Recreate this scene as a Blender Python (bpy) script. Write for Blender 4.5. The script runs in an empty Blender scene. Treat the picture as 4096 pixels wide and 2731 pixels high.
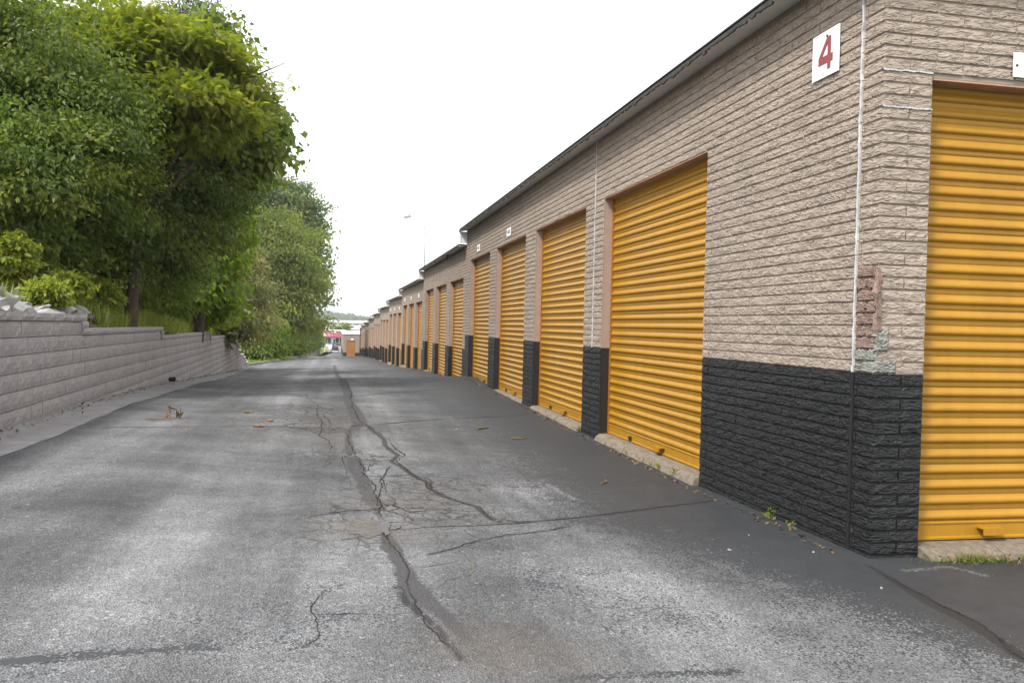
import bpy, bmesh, math, random
import numpy as np
from mathutils import Matrix, Vector
random.seed(7); RNG = np.random.default_rng(11)
S = bpy.context.scene
COL = S.collection

# ------------------------------------------------------------------ camera
FPX, CX, CY = 3460.0, 2048.0, 1365.5
def _n(v): return v / np.linalg.norm(v)
_Y = _n(np.array([1340 - CX, 1290 - CY, FPX]))
_X = np.array([18923 - CX, 1705 - CY, FPX]); _X = _n(_X - _Y * _X.dot(_Y))
_Z = np.cross(_X, _Y); _Z = -_Z if _Z[1] > 0 else _Z
RC = np.stack([_X, _Y, _Z])
cam = bpy.data.cameras.new('camera'); co = bpy.data.objects.new('camera', cam); COL.objects.link(co)
r_, u_, f_ = RC[:, 0], -RC[:, 1], RC[:, 2]
M = Matrix(((r_[0], u_[0], -f_[0], 0), (r_[1], u_[1], -f_[1], 0), (r_[2], u_[2], -f_[2], 0), (0, 0, 0, 1)))
co.matrix_world = M
cam.sensor_width = 36; cam.lens = FPX / 4096 * 36; cam.clip_start = .05; cam.clip_end = 6000
S.camera = co
# ------------------------------------------------------------------ world, sun, exposure
TO_SUN = Vector((-0.64, -0.52, 0.98)).normalized()
w = bpy.data.worlds.new('World'); S.world = w; w.use_nodes = True
nt = w.node_tree; nt.nodes.clear()
sky = nt.nodes.new('ShaderNodeTexSky'); sky.sky_type = 'NISHITA'; sky.sun_disc = False
sky.sun_elevation = math.asin(TO_SUN.z); sky.sun_rotation = math.atan2(TO_SUN.x, TO_SUN.y)
sky.air_density = 1.0; sky.dust_density = 1.0; sky.ozone_density = 1.0
hs = nt.nodes.new('ShaderNodeHueSaturation'); hs.inputs['Saturation'].default_value = .22
bg = nt.nodes.new('ShaderNodeBackground'); bg.inputs['Strength'].default_value = .15
wo = nt.nodes.new('ShaderNodeOutputWorld')
cl = nt.nodes.new('ShaderNodeMix'); cl.data_type = 'RGBA'; cl.inputs[0].default_value = .72; cl.inputs[7].default_value = (8.0, 8.1, 8.3, 1)   # thin even cloud over the whole sky
nt.links.new(sky.outputs[0], hs.inputs['Color']); nt.links.new(hs.outputs[0], cl.inputs[6]); nt.links.new(cl.outputs[2], bg.inputs['Color']); nt.links.new(bg.outputs[0], wo.inputs['Surface'])
sl = bpy.data.lights.new('sun', 'SUN'); sl.energy = 2.9; sl.angle = math.radians(10); sl.color = (1, .965, .9)
so = bpy.data.objects.new('sun', sl); COL.objects.link(so)
so.rotation_euler = TO_SUN.to_track_quat('Z', 'Y').to_euler(); so.location = (-20, -10, 40)
S.view_settings.view_transform = 'Standard'; S.view_settings.look = 'None'
S.view_settings.exposure = .90; S.view_settings.gamma = 1; S.view_settings.use_curve_mapping = False

# ------------------------------------------------------------------ helpers
def tag(o, label=None, cat=None, group=None, kind=None):
    if label: o['label'] = label
    if cat: o['category'] = cat
    if group: o['group'] = group
    if kind: o['kind'] = kind
    return o
def empty(name, loc=(0, 0, 0), rz=0):
    o = bpy.data.objects.new(name, None); COL.objects.link(o); o.location = loc; o.rotation_euler = (0, 0, rz)
    o.empty_display_size = .1
    return o
def link(name, me, mat=None, parent=None, loc=None, kind=None):
    o = bpy.data.objects.new(name, me); COL.objects.link(o)
    if mat is not None and not me.materials: me.materials.append(mat)
    if parent is not None: o.parent = parent
    if loc is not None: o.location = loc
    if kind: o['kind'] = kind
    return o
def mesh_np(name, V, Fc, smooth=False):
    """V (n,3); Fc (m,k) index array or list of tuples"""
    me = bpy.data.meshes.new(name)
    if isinstance(Fc, np.ndarray):
        m, k = Fc.shape
        me.vertices.add(len(V)); me.vertices.foreach_set('co', np.asarray(V, np.float32).ravel())
        me.loops.add(m * k); me.loops.foreach_set('vertex_index', Fc.astype(np.int32).ravel())
        me.polygons.add(m); me.polygons.foreach_set('loop_start', np.arange(0, m * k, k, dtype=np.int32))
        me.update(calc_edges=True)
    else:
        me.from_pydata([tuple(map(float, v)) for v in V], [], [tuple(map(int, f)) for f in Fc]); me.update()
    if smooth: me.polygons.foreach_set('use_smooth', np.ones(len(me.polygons), bool))
    return me
class MB:
    def __init__(s): s.v = []; s.f = []
    def add(s, V, Fc):
        n = len(s.v); s.v.extend([tuple(map(float, p)) for p in V]); s.f.extend([tuple(int(i) + n for i in f) for f in Fc]); return s
    def box(s, x0, x1, y0, y1, z0, z1):
        V = [(x0, y0, z0), (x1, y0, z0), (x1, y1, z0), (x0, y1, z0), (x0, y0, z1), (x1, y0, z1), (x1, y1, z1), (x0, y1, z1)]
        return s.add(V, [(0, 3, 2, 1), (4, 5, 6, 7), (0, 1, 5, 4), (1, 2, 6, 5), (2, 3, 7, 6), (3, 0, 4, 7)])
    def tube(s, pts, rad, n=7, cap=True):
        pts = [Vector(p) for p in pts]; k = len(pts)
        if not hasattr(rad, '__len__'): rad = [rad] * k
        V = []; Fc = []
        for i, p in enumerate(pts):
            d = (pts[min(i + 1, k - 1)] - pts[max(i - 1, 0)]).normalized()
            a = d.cross(Vector((.31, .12, .94)));
            if a.length < .1: a = d.cross(Vector((1, 0, 0)))
            a.normalize(); b = d.cross(a)
            for j in range(n):
                t = 2 * math.pi * j / n; V.append(p + (a * math.cos(t) + b * math.sin(t)) * rad[i])
        for i in range(k - 1):
            for j in range(n):
                Fc.append((i * n + j, i * n + (j + 1) % n, (i + 1) * n + (j + 1) % n, (i + 1) * n + j))
        if cap: Fc.append(tuple(range(n - 1, -1, -1))); Fc.append(tuple((k - 1) * n + j for j in range(n)))
        return s.add(V, Fc)
    def cyl(s, c, r, h, n=14, axis='z'):
        c = Vector(c); d = {'z': Vector((0, 0, h)), 'x': Vector((h, 0, 0)), 'y': Vector((0, h, 0))}[axis]
        return s.tube([c, c + d], r, n)
    def prism(s, poly, ax, a0, a1):
        """extrude a 2D polygon; ax='x': poly in (y,z) from x=a0..a1; ax='y': poly in (x,z)"""
        n = len(poly); mk = (lambda a, p: (a, p[0], p[1])) if ax == 'x' else ((lambda a, p: (p[0], a, p[1])) if ax == 'y' else (lambda a, p: (p[0], p[1], a)))
        V = [mk(a0, p) for p in poly] + [mk(a1, p) for p in poly]
        return s.add(V, [tuple(range(n)), tuple(range(2 * n - 1, n - 1, -1))] + [(i, n + i, n + (i + 1) % n, (i + 1) % n) for i in range(n)])
    def build(s, name, mat, parent=None, loc=None, kind=None, smooth=False, recalc=True):
        me = bpy.data.meshes.new(name); me.from_pydata(s.v, [], s.f)
        if recalc:
            bm = bmesh.new(); bm.from_mesh(me); bmesh.ops.recalc_face_normals(bm, faces=bm.faces); bm.to_mesh(me); bm.free()
        if smooth: me.polygons.foreach_set('use_smooth', np.ones(len(me.polygons), bool))
        me.update()
        return link(name, me, mat, parent, loc, kind)
# ---- materials
class NT:
    def __init__(s, name):
        s.m = bpy.data.materials.new(name); s.m.use_nodes = True; s.t = s.m.node_tree; s.t.nodes.clear()
        s.out = s.n('ShaderNodeOutputMaterial'); s.b = s.n('ShaderNodeBsdfPrincipled'); s.l(s.b, 0, s.out, 0)
    def n(s, t, **kw):
        x = s.t.nodes.new(t)
        for k, v in kw.items(): setattr(x, k, v)
        return x
    def l(s, a, ao, b, bi): s.t.links.new(a.outputs[ao], b.inputs[bi])
    def pos(s, scale=(1, 1, 1)):
        g = s.n('ShaderNodeNewGeometry'); mp = s.n('ShaderNodeMapping'); mp.inputs['Scale'].default_value = scale
        s.l(g, 'Position', mp, 0); return mp
    def noise(s, v, sc, det=4, ro=.6, dist=0):
        x = s.n('ShaderNodeTexNoise'); x.inputs['Scale'].default_value = sc; x.inputs['Detail'].default_value = det
        x.inputs['Roughness'].default_value = ro; x.inputs['Distortion'].default_value = dist
        if v is not None: s.l(v, 0, x, 'Vector')
        return x
    def vor(s, v, sc, feat='F1'):
        x = s.n('ShaderNodeTexVoronoi'); x.feature = feat; x.inputs['Scale'].default_value = sc
        if v is not None: s.l(v, 0, x, 'Vector')
        return x
    def ramp(s, a, ao, stops):
        x = s.n('ShaderNodeValToRGB'); e = x.color_ramp.elements
        while len(e) < len(stops): e.new(.5)
        for i, (p, c) in enumerate(stops):
            e[i].position = p; e[i].color = (c, c, c, 1) if not hasattr(c, '__len__') else (*c, 1)
        s.l(a, ao, x, 0); return x
    def math(s, op, a, b=None, c=None, clamp=False):
        x = s.n('ShaderNodeMath', operation=op); x.use_clamp = clamp
        for i, v in enumerate((a, b, c)):
            if v is None: continue
            if isinstance(v, tuple): s.l(v[0], v[1], x, i)
            elif isinstance(v, (int, float)): x.inputs[i].default_value = v
            else: s.l(v, 0, x, i)
        return x
    def mix(s, fac, a, b, mode='MIX'):
        x = s.n('ShaderNodeMix', data_type='RGBA', blend_type=mode)
        def put(v, i):
            if isinstance(v, (int, float)): x.inputs[i].default_value = v if i == 0 else (v, v, v, 1)
            elif isinstance(v, tuple) and len(v) == 3 and not hasattr(v[0], 'outputs'): x.inputs[i].default_value = (*v, 1)
            elif isinstance(v, tuple): s.l(v[0], v[1], x, i)
            else: s.t.links.new(v.outputs[2] if v.bl_idname == 'ShaderNodeMix' else v.outputs[0], x.inputs[i])
        put(fac, 0); put(a, 6); put(b, 7); return x
    def base(s, c):
        if isinstance(c, tuple) and not hasattr(c[0], 'outputs'): s.b.inputs['Base Color'].default_value = (*c, 1)
        elif isinstance(c, tuple): s.l(c[0], c[1], s.b, 'Base Color')
        else: s.t.links.new(c.outputs[2] if c.bl_idname == 'ShaderNodeMix' else c.outputs[0], s.b.inputs['Base Color'])
    def bump(s, h, ho, dist=.01, st=1.0):
        x = s.n('ShaderNodeBump'); x.inputs['Distance'].default_value = dist; x.inputs['Strength'].default_value = st
        s.l(h, ho, x, 'Height'); s.l(x, 0, s.b, 'Normal'); return x
    def rough(s, r, spec=.5): s.b.inputs['Roughness'].default_value = r; s.b.inputs['Specular IOR Level'].default_value = spec
def plain(name, c, r=.6, spec=.4, var=.18, sc=6, bump=0.0, metal=0):
    t = NT(name); p = t.pos(); n = t.noise(p, sc, 5, .65)
    t.base(t.mix((t.ramp(n, 0, [(.3, 0), (.7, 1)]), 0), tuple(x * (1 - var) for x in c), tuple(min(1, x * (1 + var)) for x in c)))
    t.rough(r, spec); t.b.inputs['Metallic'].default_value = metal
    if bump: t.bump(t.noise(p, sc * 12, 4, .7), 0, bump)
    return t.m
def brick_mat(name, c, dirt, rough=.78, spec=.25, bd=.009):
    t = NT(name)
    p = t.pos((15, 15, 52)); n = t.noise(p, 1.0, 2, .55, .8)
    rid2 = t.ramp(n, 0, [(.36, 0), (.46, .55), (.62, 1)])
    p2 = t.pos(); big = t.noise(p2, 1.1, 5, .65); per = t.noise(t.pos((2.5, 2.5, 12.5)), 1.0, 1, .5)
    k = t.math('ADD', t.math('MULTIPLY', (big, 0), .45), t.math('MULTIPLY', (per, 0), .55))
    c1 = t.mix((t.ramp(k, 0, [(.32, 0), (.68, 1)]), 0), tuple(x * .86 for x in c), tuple(x * 1.12 for x in c))
    relief_shade = t.ramp(rid2, 0, [(.0, .80), (.55, 1.0), (1, 1.04)])  # relief shade painted into the colour: crevices darker, ridges lighter
    c2 = t.mix(1.0, c1, (relief_shade, 0), 'MULTIPLY')
    sp = t.noise(p2, 38, 2, .6); spm = t.ramp(sp, 0, [(.735, 0), (.76, 1)])
    c3 = t.mix((t.math('MULTIPLY', spm, .55), 0), c2, dirt)
    t.base(c3); t.rough(rough, spec)
    fine = t.noise(p2, 160, 3, .7)
    h = t.math('ADD', rid2, t.math('MULTIPLY', (fine, 0), .12))
    t.bump(h, 0, bd)
    return t.m
MAT = {}
MAT['brick'] = brick_mat('painted_taupe_brick', (.315, .258, .211), (.38, .47, .43))
MAT['brick_black'] = brick_mat('painted_black_brick', (.0125, .0128, .0138), (.05, .05, .05), .45, .38)
MAT['mortar'] = plain('taupe_mortar', (.25, .20, .165), .85, .2)
MAT['mortar_black'] = plain('black_mortar', (.012, .012, .012), .7, .3)
MAT['jamb'] = plain('tan_painted_jamb', (.30, .215, .172), .7, .3, .12, 5, .002)
MAT['jamb_black'] = plain('black_painted_jamb', (.016, .0125, .0125), .5, .4, .3, 9, .002)
MAT['lintel'] = plain('tan_painted_lintel', (.36, .22, .15), .75, .25, .15, 6, .002)
def door_paint():
    t = NT('yellow_painted_steel'); st = t.noise(t.pos((9, 9, .7)), 1, 5, .7); bl = t.noise(t.pos(), 1.3, 4, .6); sp = t.noise(t.pos(), 45, 2, .6)
    k = t.math('ADD', t.math('MULTIPLY', (st, 0), .6), t.math('MULTIPLY', (bl, 0), .4))
    c = t.mix((t.ramp(k, 0, [(.34, 0), (.66, 1)]), 0), (.285, .140, .009), (.36, .182, .013))
    c = t.mix((t.ramp(sp, 0, [(.70, 0), (.78, .5)]), 0), c, (.26, .17, .07))
    t.base(c); t.rough(.34, .35); t.l(t.ramp(bl, 0, [(.3, .34), (.7, .5)]), 0, t.b, 'Roughness'); return t.m
MAT['yellow'] = door_paint()
MAT['yellow_trim'] = plain('orange_door_guide', (.26, .10, .010), .4, .5, .1, 4)
MAT['white_metal'] = plain('white_metal', (.72, .73, .74), .45, .5, .05, 3)
MAT['soffit'] = plain('pale_soffit', (.62, .60, .58), .7, .3, .1, 3)
MAT['felt'] = plain('black_roofing_felt', (.05, .048, .045), .9, .2, .4, 12, .004)
MAT['roof_white'] = plain('white_roof_coating', (.75, .75, .74), .7, .3, .06, 1)
MAT['caulk'] = plain('white_caulk', (.46, .46, .46), .6, .3, .3, 9)
MAT['caulk_black'] = plain('black_caulk', (.015, .015, .015), .6, .3)
MAT['concrete'] = plain('concrete_sill', (.20, .165, .125), .9, .2, .42, 26, .008)
MAT['gutter'] = plain('concrete_gutter', (.20, .193, .19), .9, .2, .22, 3, .003)
MAT['patch_grey'] = plain('grey_mortar_patch', (.22, .222, .20), .9, .2, .18, 12, .006)
MAT['patch_red'] = plain('bare_red_block', (.29, .205, .17), .9, .2, .35, 22, .012)
MAT['sign_white'] = plain('sign_white', (.78, .78, .77), .4, .4, .02, 2)
MAT['sign_red'] = plain('sign_red_print', (.22, .040, .045), .5, .4, .12, 8)
MAT['sign_dark'] = plain('sign_black_print', (.03, .03, .035), .5, .4, .1, 8)
MAT['steel_dark'] = plain('dark_steel', (.05, .045, .04), .5, .5, .4, 20, 0, .5)
MAT['bark'] = plain('bark', (.085, .068, .052), .9, .2, .4, 9, .02)
MAT['bark_pale'] = plain('pale_bark', (.33, .31, .28), .9, .2, .3, 14, .01)
MAT['twig'] = plain('dry_twig', (.17, .115, .06), .8, .2, .3, 9)
MAT['dry_leaf'] = plain('dry_leaf', (.13, .085, .045), .8, .2, .5, 30)
MAT['pebble'] = plain('pebble_grey', (.22, .215, .20), .9)
MAT['rock'] = plain('limestone_rock', (.30, .295, .285), .85, .25, .32, 5, .02)
MAT['soil'] = plain('bank_soil', (.13, .12, .075), .95, .1, .45, 2.5, .03)
MAT['grass_ground'] = plain('mown_grass', (.06, .092, .024), .95, .1, .3, 3, .03)
MAT['far_ground'] = plain('far_ground', (.10, .13, .05), .95, .1, .3, .05)
MAT['black_plastic'] = plain('black_plastic', (.015, .015, .015), .5, .4)
def block_mat():
    t = NT('split_face_block'); p = t.pos(); a = t.noise(p, 26, 4, .7); b = t.noise(p, 1.6, 4, .6); c = t.noise(p, 90, 3, .7)
    k = t.math('ADD', t.math('MULTIPLY', (a, 0), .62), t.math('MULTIPLY', (b, 0), .38))
    t.base(t.ramp(k, 0, [(.36, (.245, .230, .230)), (.5, (.305, .287, .286)), (.64, (.365, .343, .332))]))
    t.rough(.92, .2); t.bump(t.math('ADD', (a, 0), t.math('MULTIPLY', (c, 0), .6)), 0, .012); return t.m
MAT['block'] = block_mat()

# ------------------------------------------------------------------ ground shape
ZR = np.array([(-6, -1.42), (0, -1.45), (5.3, -1.478), (7.9, -1.503), (11.5, -1.49), (15, -1.45), (19.8, -1.402), (22, -1.35), (23.1, -1.355), (24.3, -1.50), (25.7, -1.635), (27.5, -1.705), (29.6, -1.715), (34.4, -1.81), (45.8, -2.26), (56.7, -2.626), (67.6, -2.88), (79, -3.21), (89, -3.48), (100, -3.8), (111, -4.2), (128, -4.8), (175, -6.73), (245, -8.43), (300, -8.9), (400, -9)])
ZL = np.array([(-6, -1.05), (0, -1.12), (9.96, -1.208), (11.3, -1.240), (13.2, -1.265), (17, -1.358), (19.8, -1.44), (26.7, -1.726), (37.3, -2.156), (55.8, -2.8), (115, -4.6), (128, -4.95), (175, -6.75), (245, -8.43), (300, -8.9), (400, -9)])
def wall_x(y): return -3.424 - .04 * (y - 9.93)
def gz(x, y):
    x = np.asarray(x, float); y = np.asarray(y, float)
    l = np.interp(y, ZL[:, 0], ZL[:, 1]); r = np.interp(y, ZR[:, 0], ZR[:, 1])
    k = np.clip((x + 3.5) / 7.0, -.15, 1.0)
    return l + (r - l) * k
def ray(px, py): return RC @ np.array([px - CX, py - CY, FPX])
def G(px, py):
    """photo pixel (4096 wide) -> point on the ground"""
    r = ray(px, py); z = -1.4
    for _ in range(60):
        p = r * (z / r[2]); z = .5 * z + .5 * float(gz(p[0], min(max(p[1], -5), 300)))
    return np.array([p[0], p[1], float(gz(p[0], p[1]))])
def G2(x, y): return G(x * 1.74150, y * 1.74150)
def W(x, y, D):
    """photo position on a 2352 wide print at distance D along the lane"""
    r = ray(x * 1.7415, y * 1.7415); return r * (D / r[1])
def pt_seg_dist(P, A, B):
    d = B - A; t = np.clip(((P - A) @ d) / max(1e-9, d @ d), 0, 1); return np.linalg.norm(P - A - t[:, None] * d, axis=1)
def poly_dist(P, pts):
    pts = np.asarray(pts); return np.min([pt_seg_dist(P, pts[i], pts[i + 1]) for i in range(len(pts) - 1)], axis=0)
def inside(P, poly):
    x, y = P[:, 0], P[:, 1]; c = np.zeros(len(P), bool); n = len(poly); j = n - 1
    for i in range(n):
        xi, yi = poly[i]; xj, yj = poly[j]
        c ^= ((yi > y) != (yj > y)) & (x < (xj - xi) * (y - yi) / (yj - yi + 1e-12) + xi); j = i
    return c
def xy2(pts): return np.array([G2(*p)[:2] for p in pts])
ZOOM5 = lambda x, y: ((1200 + x / 1.78) / 1.7415, (1850 + y / 1.78) / 1.7415)
ZOOM6 = lambda x, y: ((1200 + x / 2.352) / 1.7415, (1400 + y / 2.352) / 1.7415)

# ------------------------------------------------------------------ asphalt lane
def asphalt_mat():
    t = NT('worn_asphalt'); p = t.pos()
    at = lambda nm: t.n('ShaderNodeAttribute', attribute_name=nm)
    seal, wear, stain, crk, tar, pit = at('seal'), at('wear'), at('stain'), at('crazed'), at('tar'), at('pitch')
    big = t.noise(p, .7, 5, .62); mid = t.noise(p, 5, 6, .72); fin = t.noise(p, 42, 3, .7)
    vo = t.vor(p, 105); stone = t.ramp(vo, 'Color', [(.15, 0), (.9, 1)])
    vo2 = t.vor(p, 70); stone2 = t.ramp(vo2, 'Color', [(.35, 0), (.95, 1)])
    # exposed aggregate
    base = t.mix((t.ramp(big, 0, [(.33, 0), (.67, 1)]), 0), (.066, .067, .070), (.132, .133, .136))
    base = t.mix((t.ramp(mid, 0, [(.35, 0), (.65, 1)]), 0), base, t.mix(1.0, base, 1.28, 'MULTIPLY'))
    base = t.mix(1.0, base, (t.ramp(stone, 0, [(0, .64), (1, 1.40)]), 0), 'MULTIPLY')
    base = t.mix((t.ramp(stone2, 0, [(.8, 0), (1, .35)]), 0), base, (.42, .41, .39))
    base = t.mix((t.math('MULTIPLY', (wear, 'Fac'), .8), 0), base, t.mix(1.0, base, 1.6, 'MULTIPLY'))
    sk = t.noise(t.pos((2.2, .14, 1)), 1, 4, .6); sk2 = t.noise(t.pos((.6, .9, 1)), 1, 5, .65)
    base = t.mix(1.0, base, (t.ramp(sk, 0, [(.34, .78), (.5, 1.0), (.66, 1.34)]), 0), 'MULTIPLY')
    base = t.mix(1.0, base, (t.ramp(sk2, 0, [(.34, .76), (.52, 1.0), (.66, 1.22)]), 0), 'MULTIPLY')
    # sealer film left on top, plus painted tree shade beside the gutter
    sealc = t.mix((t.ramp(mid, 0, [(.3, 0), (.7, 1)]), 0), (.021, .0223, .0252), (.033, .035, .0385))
    a = t.math('MULTIPLY_ADD', (mid, 0), 1.5, -.75); b = t.math('MULTIPLY_ADD', (fin, 0), .9, -.45); c = t.math('MULTIPLY_ADD', (stone, 0), -.55, .27)
    m = t.math('ADD', (seal, 'Fac'), t.math('ADD', a, t.math('ADD', b, c)))
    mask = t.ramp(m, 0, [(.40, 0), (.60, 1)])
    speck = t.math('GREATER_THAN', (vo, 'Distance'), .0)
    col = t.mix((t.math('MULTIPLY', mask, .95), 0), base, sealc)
    tarm = t.ramp(t.math('ADD', (tar, 'Fac'), t.math('ADD', t.math('MULTIPLY_ADD', (mid, 0), .9, -.45), t.math('MULTIPLY_ADD', (fin, 0), .5, -.25))), 0, [(.42, 0), (.56, 1)])
    col = t.mix((t.math('MULTIPLY', tarm, .92), 0), col, t.mix((mid, 0), (.050, .048, .051), (.074, .071, .075)))
    pm = t.ramp(t.math('ADD', (pit, 'Fac'), t.math('ADD', t.math('MULTIPLY_ADD', (mid, 0), .7, -.35), t.math('MULTIPLY_ADD', (fin, 0), .4, -.2))), 0, [(.40, 0), (.62, 1)])
    col = t.mix((t.math('MULTIPLY', pm, .85), 0), col, (.017, .0165, .017))
    # brown grit
    st = t.math('MULTIPLY', (stain, 'Fac'), t.ramp(mid, 0, [(.3, .3), (.6, 1)]), clamp=True)
    col = t.mix((t.math('MULTIPLY', st, .7), 0), col, (.155, .125, .10))
    # crazing
    warp = t.n('ShaderNodeVectorMath', operation='MULTIPLY_ADD'); nz = t.noise(p, 2.2, 4, .6)
    t.l(nz, 'Color', warp, 0); warp.inputs[1].default_value = (.35, .35, .35); t.l(p, 0, warp, 2)
    ve = t.vor(warp, 3.1, 'DISTANCE_TO_EDGE'); ve2 = t.vor(warp, 6.5, 'DISTANCE_TO_EDGE')
    e = t.ramp(ve, 0, [(.016, 1), (.05, 0)]); e2 = t.ramp(ve2, 0, [(.012, .9), (.045, 0)])
    ck = t.math('MULTIPLY', t.math('MAXIMUM', e, e2), (crk, 'Fac')); ck = t.math('MULTIPLY', ck, t.ramp(mid, 0, [(.34, 0), (.5, 1)]), clamp=True)
    col = t.mix((ck, 0), col, (.035, .032, .03))
    t.base(col); t.b.inputs['Specular IOR Level'].default_value = .35
    t.l(t.ramp(mask, 0, [(0, .9), (1, .62)]), 0, t.b, 'Roughness')
    h = t.math('MULTIPLY', (vo, 'Distance'), t.math('SUBTRACT', 1.25, mask)); h = t.math('SUBTRACT', h, t.math('MULTIPLY', ck, 1.2))
    t.bump(h, 0, .010); return t.m
MAT['asphalt'] = asphalt_mat()
def build_road():
    xs = np.concatenate([np.arange(-9.5, -4.2, .4), np.arange(-4.2, 4.9, .04), np.arange(4.9, 16, .3)])
    ys = np.concatenate([np.arange(-4, 1.5, .5), np.arange(1.5, 14, .04), np.arange(14, 30, .10), np.arange(30, 60, .5), np.arange(60, 281, 3)])
    X, Y = np.meshgrid(xs, ys); Z = gz(X, Y)
    Z += .012 * np.sin(X * 1.7 + Y * .6) * np.sin(Y * .9 - X * .4) * np.clip((np.abs(X - 3.49)) / 1, 0, 1)
    P = np.stack([X, Y], -1).reshape(-1, 2); V = np.stack([X, Y, Z], -1).reshape(-1, 3)
    nx, ny = len(xs), len(ys); FULLP = P; I = np.arange(nx * ny).reshape(ny, nx)
    Fc = np.stack([I[:-1, :-1], I[:-1, 1:], I[1:, 1:], I[1:, :-1]], -1).reshape(-1, 4)
    cen = V[Fc].mean(1)
    keep = ~((cen[:, 0] > 3.7) & (cen[:, 1] > 5.35) & (cen[:, 1] < 131))
    keep &= ~((cen[:, 0] < np.where(cen[:, 1] < 57, wall_x(cen[:, 1]) - .2, -5.6 + .027 * (cen[:, 1] - 56))))
    keep &= ~((cen[:, 0] > 12) & (cen[:, 1] > 12))
    Fc = Fc[keep]
    used = np.unique(Fc); mp = -np.ones(len(V), int); mp[used] = np.arange(len(used)); V = V[used]; P = P[used]; Fc = mp[Fc]
    me = mesh_np('asphalt_lane', V, Fc, True)
    # ---- masks, in world metres
    edge = xy2([(842, 836), (885, 870), (960, 905), (1010, 945), (1090, 985), (1170, 1040), (1200, 1085), (1300, 1150), (1330, 1200), (1500, 1225), (1640, 1290), (1800, 1340), (1950, 1400), (2352, 1540)])
    edge = np.vstack([[2.0, 300], [1.6, 60], edge, [6.0, 2.2], [16, 1.5]])
    polyR = np.vstack([edge, [16, 40], [16, 300]])
    dR = poly_dist(P, edge) * np.where(inside(P, polyR), 1, -1)
    soft = np.clip(.35 + .10 * P[:, 1], .5, 2.0)
    seal = np.clip(.56 + .62 * np.clip(dR / soft, -1, 1), -.25, 1.1)
    gutter_shade = np.clip(1 - (P[:, 0] - (wall_x(P[:, 1]) + .8)) / 1.4, 0, 1)
    seal = np.maximum(seal, .30 * gutter_shade * np.clip((P[:, 1] - 4) / 5, .3, 1) * np.clip((40 - P[:, 1]) / 15, 0, 1))  # soft tree shade along the gutter, painted in through the sealer mask
    seal = np.where(P[:, 1] < 5.1, seal, seal)
    seal = np.maximum(seal, np.clip(.25 - .3 * np.abs(P[:, 0] + 1.9), 0, .3) )
    # isolated film remnants
    for cx, cy, r, a in [((1250), 1330, .45, .42), ((980), 1400, .5, .33), ((1500), 1400, .5, .34), ((700), 1420, .5, .3), ((1080), 1000, .5, .35), ((560), 1450, .4, .3), (1900, 1480, .5, .35), (1650, 1230, .4, .3)]:
        q = G2(cx, cy)[:2]; seal = np.maximum(seal, a * np.exp(-((P - q) ** 2).sum(1) / r ** 2) + np.where(((P - q) ** 2).sum(1) < 9 * r * r, seal * .0, -9))
    trk = np.maximum(np.exp(-((P[:, 0] + .75 + .012 * P[:, 1]) / .32) ** 2), .8 * np.exp(-((P[:, 0] - .75 + .01 * P[:, 1]) / .38) ** 2))
    wear = np.clip(trk * np.clip(P[:, 1] / 6, .3, 1), 0, 1)
    for cx, cy, r in [(1560, 1400, .9), (1250, 1130, .6), (1000, 1290, .35), (1080, 1300, .5)]:
        q = G2(cx, cy)[:2]; wear = np.maximum(wear, np.exp(-((P - q) ** 2).sum(1) / r ** 2))
    stain = np.zeros(len(P)); crz = np.zeros(len(P))
    for cx, cy, r, a in [(840, 1215, .32, 1), (880, 1225, .3, .7), (1150, 1490, .35, .7), (1230, 1500, .3, .6), (1050, 1480, .2, .5), (930, 1160, .5, .55), (980, 1130, .5, .35), (720, 960, .8, .45), (740, 1000, 1, .35), (800, 850, 5, .3), (740, 840, 6, .2)]:
        q = G2(cx, cy)[:2]; stain = np.maximum(stain, a * np.exp(-((P - q) ** 2).sum(1) / r ** 2))
    for cx, cy, r, a in [(880, 1180, .6, 1), (960, 1170, .7, 1), (900, 1110, .7, .9), (1000, 1110, .6, .9), (740, 980, 1.3, 1), (720, 940, 1.6, .9), (800, 1050, .8, .9), (820, 1230, .5, .7), (1080, 1240, .5, .5), (790, 870, 5, .8)]:
        q = G2(cx, cy)[:2]; crz = np.maximum(crz, a * np.exp(-(((P - q) ** 2).sum(1) / r ** 2) ** 1.5))
    tar = np.full(len(P), -.4); pitch = np.full(len(P), -.4)
    for pts, wd, lv in TARS:
        q = np.array([G2(*p_)[:2] for p_ in pts]); ww = wd if hasattr(wd, '__len__') else [wd] * len(q)
        for a_, b_, wa, wb in zip(q[:-1], q[1:], ww[:-1], ww[1:]):
            d_ = b_ - a_; t_ = np.clip(((P - a_) @ d_) / max(1e-9, d_ @ d_), 0, 1); ds = np.linalg.norm(P - a_ - t_[:, None] * d_, axis=1); w_ = np.maximum(.024, (wa + (wb - wa) * t_) * .36)
            v_ = np.clip(.5 + (w_ - ds) / (w_ * .7 + .02) * .5, -.4, 1)
            if lv > 5: pitch = np.maximum(pitch, v_ * (lv - 10))
            elif lv < -5: seal = np.minimum(seal, np.where(v_ > -.2, 1.0 - v_ * 1.1, 9))
            elif lv > 0: tar = np.maximum(tar, v_ * lv)
            else: seal = np.maximum(seal, np.where(v_ > -.2, v_ * -lv, -9))
    global SEALG; SEALG = (P, seal)
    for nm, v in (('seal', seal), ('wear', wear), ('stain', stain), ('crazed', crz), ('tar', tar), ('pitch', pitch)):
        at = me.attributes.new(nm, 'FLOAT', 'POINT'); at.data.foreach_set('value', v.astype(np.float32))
    o = link('asphalt_road', me, MAT['asphalt'], kind='structure'); return o
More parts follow.
